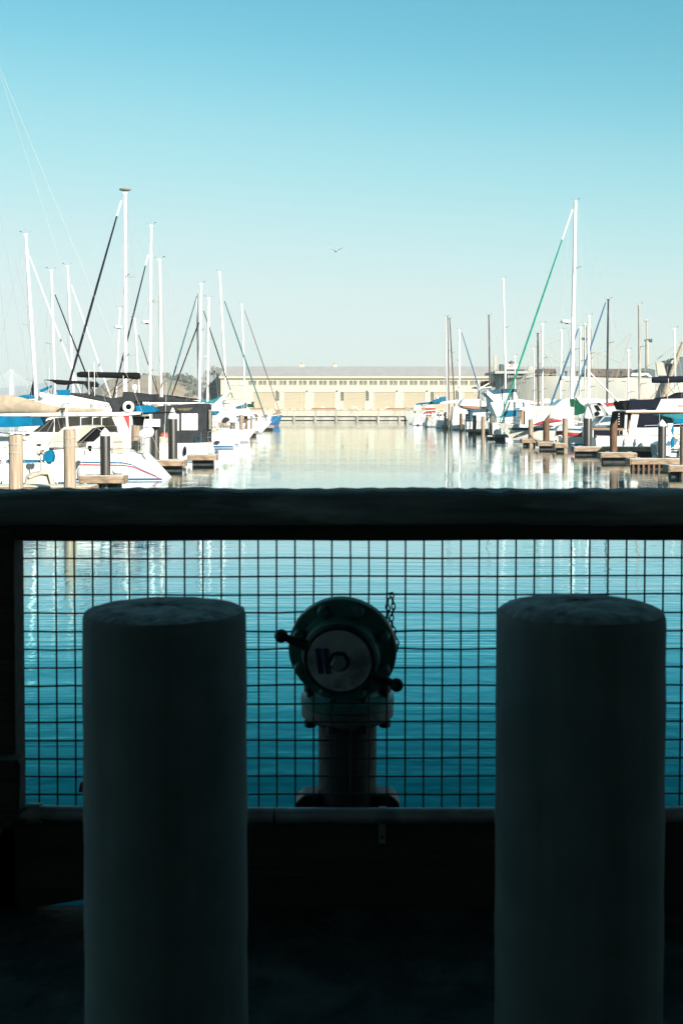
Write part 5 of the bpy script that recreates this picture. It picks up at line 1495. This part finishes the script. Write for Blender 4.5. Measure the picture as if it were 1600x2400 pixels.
# tall-masted pilothouse sailboat with the green furled jib
b = Boat('pilothouse_sailboat', 'white pilothouse sailboat with a green furled jib, thick mast and blue hull stripe', 'sailboat', 1163, 1560, 116.0, 4.2, 1.55, 1.75, 'gelcoat_cream', bowr=1.7, tr=.4, boot='boot_blue')
b.mast((1348,470), (1339,945), .38, radar=(1324,753,11), spreaders=(.34, .70))
b.stay((1341,490), (1172,985), 'furl_green', .20, white=.14)
b.stripe('stripe', 'stripe_blue', [(0,1.05),(.97,1.12)], .22)
Y = b.Yc - 1.5
px_prism(b.root, 'pilothouse', 'gelcoat', [(1216,1002),(1222,965),(1226,958),(1330,953),(1345,954),(1345,1004)], Y, Y+3.0, bevel=.07)
px_prism(b.root, 'roof', 'gelcoat', [(1214,961),(1222,955),(1300,951),(1318,936),(1334,933),(1336,955),(1318,962)], Y-.12, Y+3.1, bevel=.05)
for a, c in ((1242,1268), (1275,1302)):
    w_ = px_prism(b.root, 'window', 'glass_pale', [(a,983),(a,963.5),(c,963),(c-2,981)], Y-.03, Y+.02, bevel=.01)
    px_prism(w_, 'sash', 'mast_grey', [(a+13,982),(a+13,964),(a+15.5,964),(a+15.5,982)], Y-.04, Y-.031, bevel=0)
px_prism(b.root, 'side_door', 'teak', [(1220,995),(1222,963),(1227,963),(1227,995)], Y-.03, Y+.02, bevel=.01)
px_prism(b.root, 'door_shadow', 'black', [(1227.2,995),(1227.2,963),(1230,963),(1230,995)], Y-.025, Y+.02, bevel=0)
px_prism(b.root, 'sail_cover', 'canvas_green', [(1335,936),(1344,934),(1372,953),(1376,966),(1352,973),(1335,967)], b.Yc-.6, b.Yc+.6, bevel=.06)
px_prism(b.root, 'white_sail', 'canvas_white', [(1350,932),(1358,929),(1374,948),(1373,952),(1362,949)], b.Yc-.55, b.Yc+.4, bevel=.04)
px_prism(b.root, 'mast_boot', 'canvas_blue', [(1375,954),(1377,944),(1384,949),(1390,972),(1380,966)], b.Yc+.2, b.Yc+.5, bevel=.02)
b.rails(.45, .93, 8, h=.75); b.pulpit(h=.75)
MB().tube([W(1172,990,b.Yc), W(1180,1000,b.Yc)], .12, 8).build('anchor_roller', 'iron', b.root)
rigging(b, [((1351,480),(1400,650)), ((1354,480),(1376,740)), ((1337,480),(1318,730)), ((1334,500),(1314,760)), ((1400,650),(1462,860))])
kk = thing('kayak', 'red kayak lying along the deck of the pilothouse sailboat', 'kayak', W(1285, 1001, 113.3))
n = 12
pts = [W(1250 + 66 * i / n, 996 - 10 * math.sin(min(1, i / n * 1.2) * math.pi / 2), 113.3) for i in range(n + 1)]
MB().tube(pts, [.03 + .17 * math.sin(math.pi * (i + .4) / (n + .8)) ** .7 for i in range(n + 1)], 12).build('hull', 'canvas_red', kk, smooth=True, ang=60)
MB().lathe([(.12,0),(.17,.03),(.2,0)], W(1292, 982.5, 113.3), n=14).build('cockpit_rim', 'rubber', kk)
b = Boat('motorboat', 'low white motorboat with red side lettering stripe behind the black coned pile', 'boat', 1300, 1378, 106, 2.4, 1.3, 1.5, bowr=.5, tr=0, full=.9)
b.stripe('stripe', 'stripe_red', [(0,.72),(1,.8)], .36)
b.rails(.05, .9, 6, h=.7)
px_prism(b.root, 'tarp', 'gelcoat_grey', [(1302,1010),(1310,998),(1322,994),(1326,1010)], b.Yc-.9, b.Yc+.6, bevel=.05)
ld = thing('dock_ladder', 'white hooped swim ladder on the small dock by the grey wood pile', 'ladder', W(1306, 1045, 96))
for d_ in (0, 8):
    px_tube(ld, 'side_rail', 'cap_white', [(1298+d_,1050),(1298+d_,1026),(1300+d_,1021),(1306+d_,1020),(1310+d_,1026),(1310+d_,1040)], 95.5 + d_ * .05, .035, 6)
for k in range(3):
    px_tube(ld, 'rung', 'cap_white', [(1298,1032+k*6),(1306,1032+k*6)], [95.5, 95.9], .028, 5)

# dinghy with the black outboard
dg_ = Boat('inflatable_dinghy', 'dark inflatable dinghy with a black outboard at the bow of the pilothouse sailboat', 'dinghy', 1188, 1140, 125, 1.6, .35, .5, 'rubber', 'float_dark', bowr=.3, tr=0, full=.95, boot=None)
outboard(dg_.root, 1162, 1012, 12, 14, 124.6, 'rubber', 1030)
px_prism(dg_.root, 'console', 'canvas_steel', [(1166,1022),(1166,1008),(1174,1007),(1175,1022)], 124.4, 125.0, bevel=.04)

# cruiser with blue bimini and arch
b = Boat('motor_yacht', 'white flybridge cruiser with a blue bimini, clear curtains and blue window canvas', 'motor yacht', 1330, 1150, 140, 4.0, 1.5, 2.2, bowr=1.0, tr=-.1, full=.92)
Y = b.Yc - 1.8
px_prism(b.root, 'cabin', 'gelcoat', [(1148,944),(1165,938),(1182,941),(1226,942),(1250,952),(1262,962),(1262,1000),(1158,1000),(1164,978)], Y, Y+3.6, bevel=.06)
px_prism(b.root, 'radar_arch', 'gelcoat', [(1135,920),(1142,914.5),(1180,941),(1186,950),(1160,944)], Y-.05, Y+3.6, bevel=.05)
px_prism(b.root, 'window_canvas', 'canvas_blue', [(1164,979),(1180,968),(1190,961),(1219,961),(1221,974),(1195,977)], Y-.03, Y+.03, bevel=.01)
px_prism(b.root, 'window_canvas', 'gelcoat_grey', [(1163,979),(1172,964),(1186,963),(1178,972)], Y-.045, Y-.031, bevel=.01)
px_prism(b.root, 'bimini', 'canvas_steel', [(1142,916),(1162,913),(1187,910),(1210,911.5),(1211,918),(1190,920.5),(1156,923)], Y+.3, Y+3.2, bevel=.04)
px_prism(b.root, 'clear_curtain', 'vinyl_clear', [(1154,924),(1190,921),(1209,918.5),(1216,934),(1196,938),(1176,940)], Y+.32, Y+3.1, bevel=.03)
for p, q in (((1171,922),(1172,936)),((1200,920),(1198,937)),((1209,918),(1216,934)),((1176,940),(1216,934)),((1155,924),(1177,940))):
    px_tube(b.root, 'curtain_seam', 'canvas_steel', [p, q], Y+.3, .03, 5)
px_prism(b.root, 'side_curtain', 'canvas_steel', [(1138,922),(1150,930),(1148,942),(1144,958),(1140,958)], Y+.1, Y+.2, bevel=.02)
px_prism(b.root, 'antenna_bar', 'canvas_white', [(1124,908.5),(1150,906),(1150,908),(1125,911)], Y+1.0, Y+1.3, bevel=.02)
b.rails(.3, .95, 6, h=.7)

# cruiser stern with blue canvas top
b = Boat('cabin_cruiser', 'cruiser with a blue-topped clear curtain cockpit behind the wood piles', 'cabin cruiser', 1240, 1093, 163, 3.4, 1.3, 1.8, bowr=.8, tr=-.1, full=.93)
Y = b.Yc - 1.5
px_prism(b.root, 'curtains', 'vinyl_clear', [(1106,986),(1108,966),(1145,964),(1153,966),(1140,984)], Y, Y+2.8, bevel=.03)
px_prism(b.root, 'canvas_top', 'canvas_steel', [(1097,962),(1100,960),(1146,958.5),(1155,963.5),(1146,965),(1110,967)], Y-.05, Y+2.9, bevel=.03)
px_prism(b.root, 'canvas_frame', 'canvas_steel', [(1097,962),(1110,967),(1107,986),(1097,985)], Y+.02, Y+.5, bevel=.02)
px_prism(b.root, 'canvas_hem', 'canvas_steel', [(1097,988),(1097,985),(1138,985.5),(1154,964),(1156,965),(1141,988)], Y-.04, Y-.01, bevel=.01)
px_prism(b.root, 'transom', 'gelcoat', [(1093,1008),(1097,988),(1142,988),(1150,1008)], Y-.02, Y+2.9, bevel=.04)
px_prism(b.root, 'cabin', 'gelcoat', [(1140,990),(1154,966),(1225,964),(1240,990)], Y+.1, Y+2.7, bevel=.05)

# curtained trawler with overhanging boat deck
b = Boat('trawler_yacht', 'white trawler with a brown-edged overhanging boat deck and curtained saloon', 'trawler', 1210, 1058, 176, 4.2, 1.6, 2.2, bowr=1.0, tr=-.1, full=.93, boot='teak')
Y = b.Yc - 1.9
px_prism(b.root, 'saloon', 'vinyl_clear', [(1060,988),(1062,953),(1150,953),(1150,988)], Y+.3, Y+3.6, bevel=.04)
px_prism(b.root, 'boat_deck', 'gelcoat', [(1077,950),(1084,938),(1092,935),(1120,935),(1141,944),(1150,952),(1150,954)], Y-.2, Y+3.8, bevel=.05)
px_prism(b.root, 'deck_soffit', 'timber_red', [(1077,950),(1090,955),(1108,958),(1140,958),(1140,952)], Y-.15, Y+3.6, bevel=.03)
px_prism(b.root, 'flybridge', 'canvas_black', [(1129,896),(1140,892),(1160,893),(1161,906),(1130,906)], Y+.6, Y+3.0, bevel=.05)
px_prism(b.root, 'fly_tent', 'grey_wall', [(1107,910),(1112,906),(1160,903),(1160,912),(1128,935),(1122,935),(1124,912)], Y+.8, Y+2.6, bevel=.04)
for p, q in (((1109,917),(1150,895)),((1112,920),(1146,898)),((1126,909),(1152,906))):
    px_tube(b.root, 'davit', 'canvas_white', [p, q], Y+.4, .05, 6)
b.rails(.05, .9, 8, h=.9)

# grey-blue workboat stern, small boats of the far right row
b = Boat('workboat', 'grey-hulled workboat stern between dark piles left of the blue-topped cruiser', 'boat', 1118, 1054, 186, 3.2, 1.6, 1.9, 'gelcoat_grey', bowr=.6, tr=-.1, full=.94)
b.cabin(.3, .8, 1.1); b.rails(.02, .5, 4, h=.9)
b = Boat('motorboat', 'small boat with a red dodger and dark stripe at the far right row', 'boat', 1075, 995, 198, 3.0, 1.5, 1.9, bowr=.7, tr=0)
b.stripe('stripe', 'hull_dark', [(0,1.05),(1,1.3)], .22)
b.cabin(.3, .8, .9)
px_prism(b.root, 'dodger', 'canvas_red', [(997,968),(997,957),(1020,956),(1020,967)], b.Yc-1.3, b.Yc-1.2, bevel=.02)
px_prism(b.root, 'dodger_stripe', 'canvas_white', [(997,963),(997,961.5),(1020,960.5),(1020,962)], b.Yc-1.33, b.Yc-1.31, bevel=0)
b = Boat('sailboat', 'sailboat with a blue boom cover near the far end of the right row', 'sailboat', 1120, 966, 212, 3.4, 1.4, 1.8, bowr=.9)
b.mast((1046,741), (1047,925), .27, spreaders=(.4,))
b.boom((1046,944), (974,950), 'canvas_blue', .5, .35); b.cabin(.3, .7, .7); b.rails(.02, .8, 6)
px_tube(b.root, 'wind_generator', 'canvas_white', [(1022,928),(1032,946)], b.Yc, .22, 8)
px_prism(b.root, 'bimini', 'canvas_blue', [(1010,941),(1036,930),(1045,929),(1045,938),(1018,945)], b.Yc-1.2, b.Yc+1.2, bevel=.03)
b = Boat('sailboat', 'small white sailboat with a bow showing at the very end of the right row', 'sailboat', 944, 1040, 226, 3.0, 1.7, 2.4, bowr=1.2)
b.cabin(.3, .7, .8); b.pulpit(h=.9); b.rails(.4, .95, 5, h=.8)
px_prism(b.root, 'wheelhouse', 'gelcoat', [(968,962),(970,952),(985,951),(988,962)], b.Yc-1.0, b.Yc+1.0, bevel=.05)
px_prism(b.root, 'hatch_cover', 'canvas_blue', [(974,951),(976,947),(1000,946),(1000,950)], b.Yc-1.0, b.Yc+1.0, bevel=.02)
px_tube(b.root, 'flag_staff', 'mast_grey', [(948,960),(948,944)], b.Yc, .05, 5)

# sailing boats behind, mast by mast (bow to the fairway unless the jib says otherwise)
MASTS = [
 # top, base, dia, mat, Y, bow, stern, hull, stay(a,b,mat,d), boom mat, label
 ((1048,740),(1051,930),.26,'mast_wood',205,980,1140,'gelcoat',None,'canvas_blue','sailboat with a brown wooden mast tight behind a white mast at the far right row'),
 ((1053,745),(1064,930),.22,'mast_wood',196,990,1150,'gelcoat',None,'canvas_navy','sailboat with a thin dark leaning mast beside the brown wooden mast'),
 ((1076,772),(1077,930),.25,'mast_white',188,1165,1020,'gelcoat',((1081,778),(1133,945),'stripe_blue',.20),'canvas_white','sailboat with a short white mast and bright blue furled jib sloping right'),
 ((1145,738),(1148,930),.24,'mast_wood',172,1080,1240,'gelcoat_cream',None,'canvas_tan','sailboat with a plain dark brown mast and no spreaders'),
 ((1179,652),(1185,940),.27,'mast_white',158,1108,1290,'gelcoat',None,'canvas_white','sailboat with a tall white mast left of the green furled jib'),
 ((1206,834),(1207,930),.16,'mast_white',150,1150,1270,'gelcoat',None,'canvas_white','small sailboat with a very short white mast behind the green jib'),
 ((1250,816),(1251,930),.18,'mast_alu',150,1190,1310,'gelcoat',None,'canvas_tan','small sailboat with a short dull mast beside a dark wooden one'),
 ((1260,780),(1261,940),.26,'mast_wood',140,1190,1350,'gelcoat_cream',None,'canvas_tan','sailboat with a rough dark wooden mast between two pale masts'),
 ((1271,758),(1270,940),.24,'mast_white',134,1195,1370,'gelcoat',None,'canvas_white','sailboat with a plain white mast right of the dark wooden mast'),
 ((1315,773),(1313,940),.24,'mast_white',138,1250,1400,'gelcoat',None,'canvas_white','sailboat with a white mast and radar disc just left of the thick mast'),
 ((1360,766),(1358,940),.24,'mast_alu',130,1270,1450,'gelcoat',((1355,770),(1297,930),'stripe_blue',.24),'canvas_white','sailboat with a cream mast and blue furled jib close behind the thick mast'),
 ((1371,758),(1370,935),.16,'mast_alu',148,1310,1440,'gelcoat',None,'canvas_tan','sailboat with a thin cream mast among the ship masts'),
 ((1380,740),(1380,940),.20,'mast_white',126,1310,1480,'gelcoat',None,'canvas_white','sailboat with a slim white mast behind the grey-shaded express cruiser'),
 ((1425,701),(1422,940),.22,'hull_dark',121,1325,1510,'gelcoat',((1419,708),(1346,925),'stripe_blue',.20),'canvas_white','sailboat with a black mast and blue furled jib behind the red bimini'),
 ((1472,820),(1472,940),.17,'mast_white',128,1400,1540,'gelcoat',None,'canvas_navy','small sailboat with a short white mast behind the trawler flybridge'),
 ((1497,714),(1499,940),.28,'mast_grey',118,1410,1600,'gelcoat_cream',None,'canvas_tan','sailboat with a thick grey weathered mast behind the trawler'),
 ((1580,770),(1582,940),.18,'mast_white',122,1520,1680,'gelcoat',None,'canvas_navy','small sailboat with a thin white mast near the ship bridge'),
]
for tp, bs, d, mm, Y, bw, stn, hl, sty, bm_, lb in MASTS:
    b = Boat('sailboat', lb, 'sailboat', bw, stn, Y, 3.2, 1.2, 1.6, hl, bowr=.9)
    b.mast(tp, bs, d, m=mm, spreaders=() if 'no spreaders' in lb else ((.45,) if d < .2 else (.36, .66)), radar=(1318,885,8) if 'radar disc' in lb else None)
    if sty:
        b.stay(*sty)
    else:
        x, hw, z = b.sheer(1.0)
        MB().tube([b.mt, (x, Y, z + .2)], .012, 4).build('forestay', 'wire', b.root)
    dirx = 1 if stn > bw else -1
    b.boom((bs[0] + 2 * dirx, 943), (bs[0] + dirx * (abs(stn - bs[0]) * .8), 945), bm_, .45, .18)
    b.cabin(.3, .7, .6)

for i_, b in enumerate(BOATS):
    if 70 < b.Yc < 215 and b.L > 3:
        b.fit_out(500 + i_)

# ------------------------------------------------------------------ gull
gc = W(787, 588, 92)
gl = thing('seagull', 'white seagull gliding with raised wings in the open sky above the fairway', 'bird', gc)
k = 1 / ppm(92)
MB().lathe([(.01,-.26),(.05,-.2),(.085,-.05),(.08,.08),(.05,.16),(.045,.22),(.02,.28)], gc, axis=(.12,-1,-.05), n=12).build('body', 'gull_white', gl, smooth=True, ang=60)
MB().lathe([(.022,.26),(.012,.31),(.003,.34)], gc, axis=(.12,-1,-.05), n=8).build('beak', 'teak', gl)
for s_, mt_ in ((-1, 'gull_white'), (1, 'gull_shaded')):  # right wing greyer: its shaded underside put into the colour
    pp = [gc + Vector((s_ * a, .02 + c_, z)) for a, c_, z in ((.04,0,.03),(.24,-.03,.13),(.42,0,.21),(.62,.10,.33))]
    ch_ = (.17,.16,.12,.03)
    g1 = [[p + Vector((0,-c_*.35,0)), p + Vector((0,0,.018)), p + Vector((0,c_*.75,-.01)), p + Vector((0,0,-.012)), p + Vector((0,-c_*.35,0))] for p, c_ in zip(pp, ch_)]
    MB().sheet(g1).build('wing', mt_, gl, smooth=True, ang=60)
MB().prism([(gc.x-.07,gc.z),(gc.x+.07,gc.z),(gc.x+.05,gc.z+.012),(gc.x-.05,gc.z+.012)], gc.y+.2, gc.y+.36).build('tail', 'gull_white', gl)

# ------------------------------------------------------------------ sea air between the near boats and the far shore
HAZE = .00022
hz = MB().box(-5200, 5200, -90, 9200, -6, 165).build('haze', 'bark')
hm = bpy.data.materials.new('haze'); hm.use_nodes = True
t = hm.node_tree
t.nodes.remove(t.nodes['Principled BSDF'])
pv = t.nodes.new('ShaderNodeVolumePrincipled')
pv.inputs['Color'].default_value = (.86, .93, .96, 1)
pv.inputs['Density'].default_value = HAZE
pv.inputs['Anisotropy'].default_value = 0.0
t.links.new(pv.outputs[0], t.nodes['Material Output'].inputs['Volume'])
hz.data.materials.clear(); hz.data.materials.append(hm)
struct(hz, 'stuff')
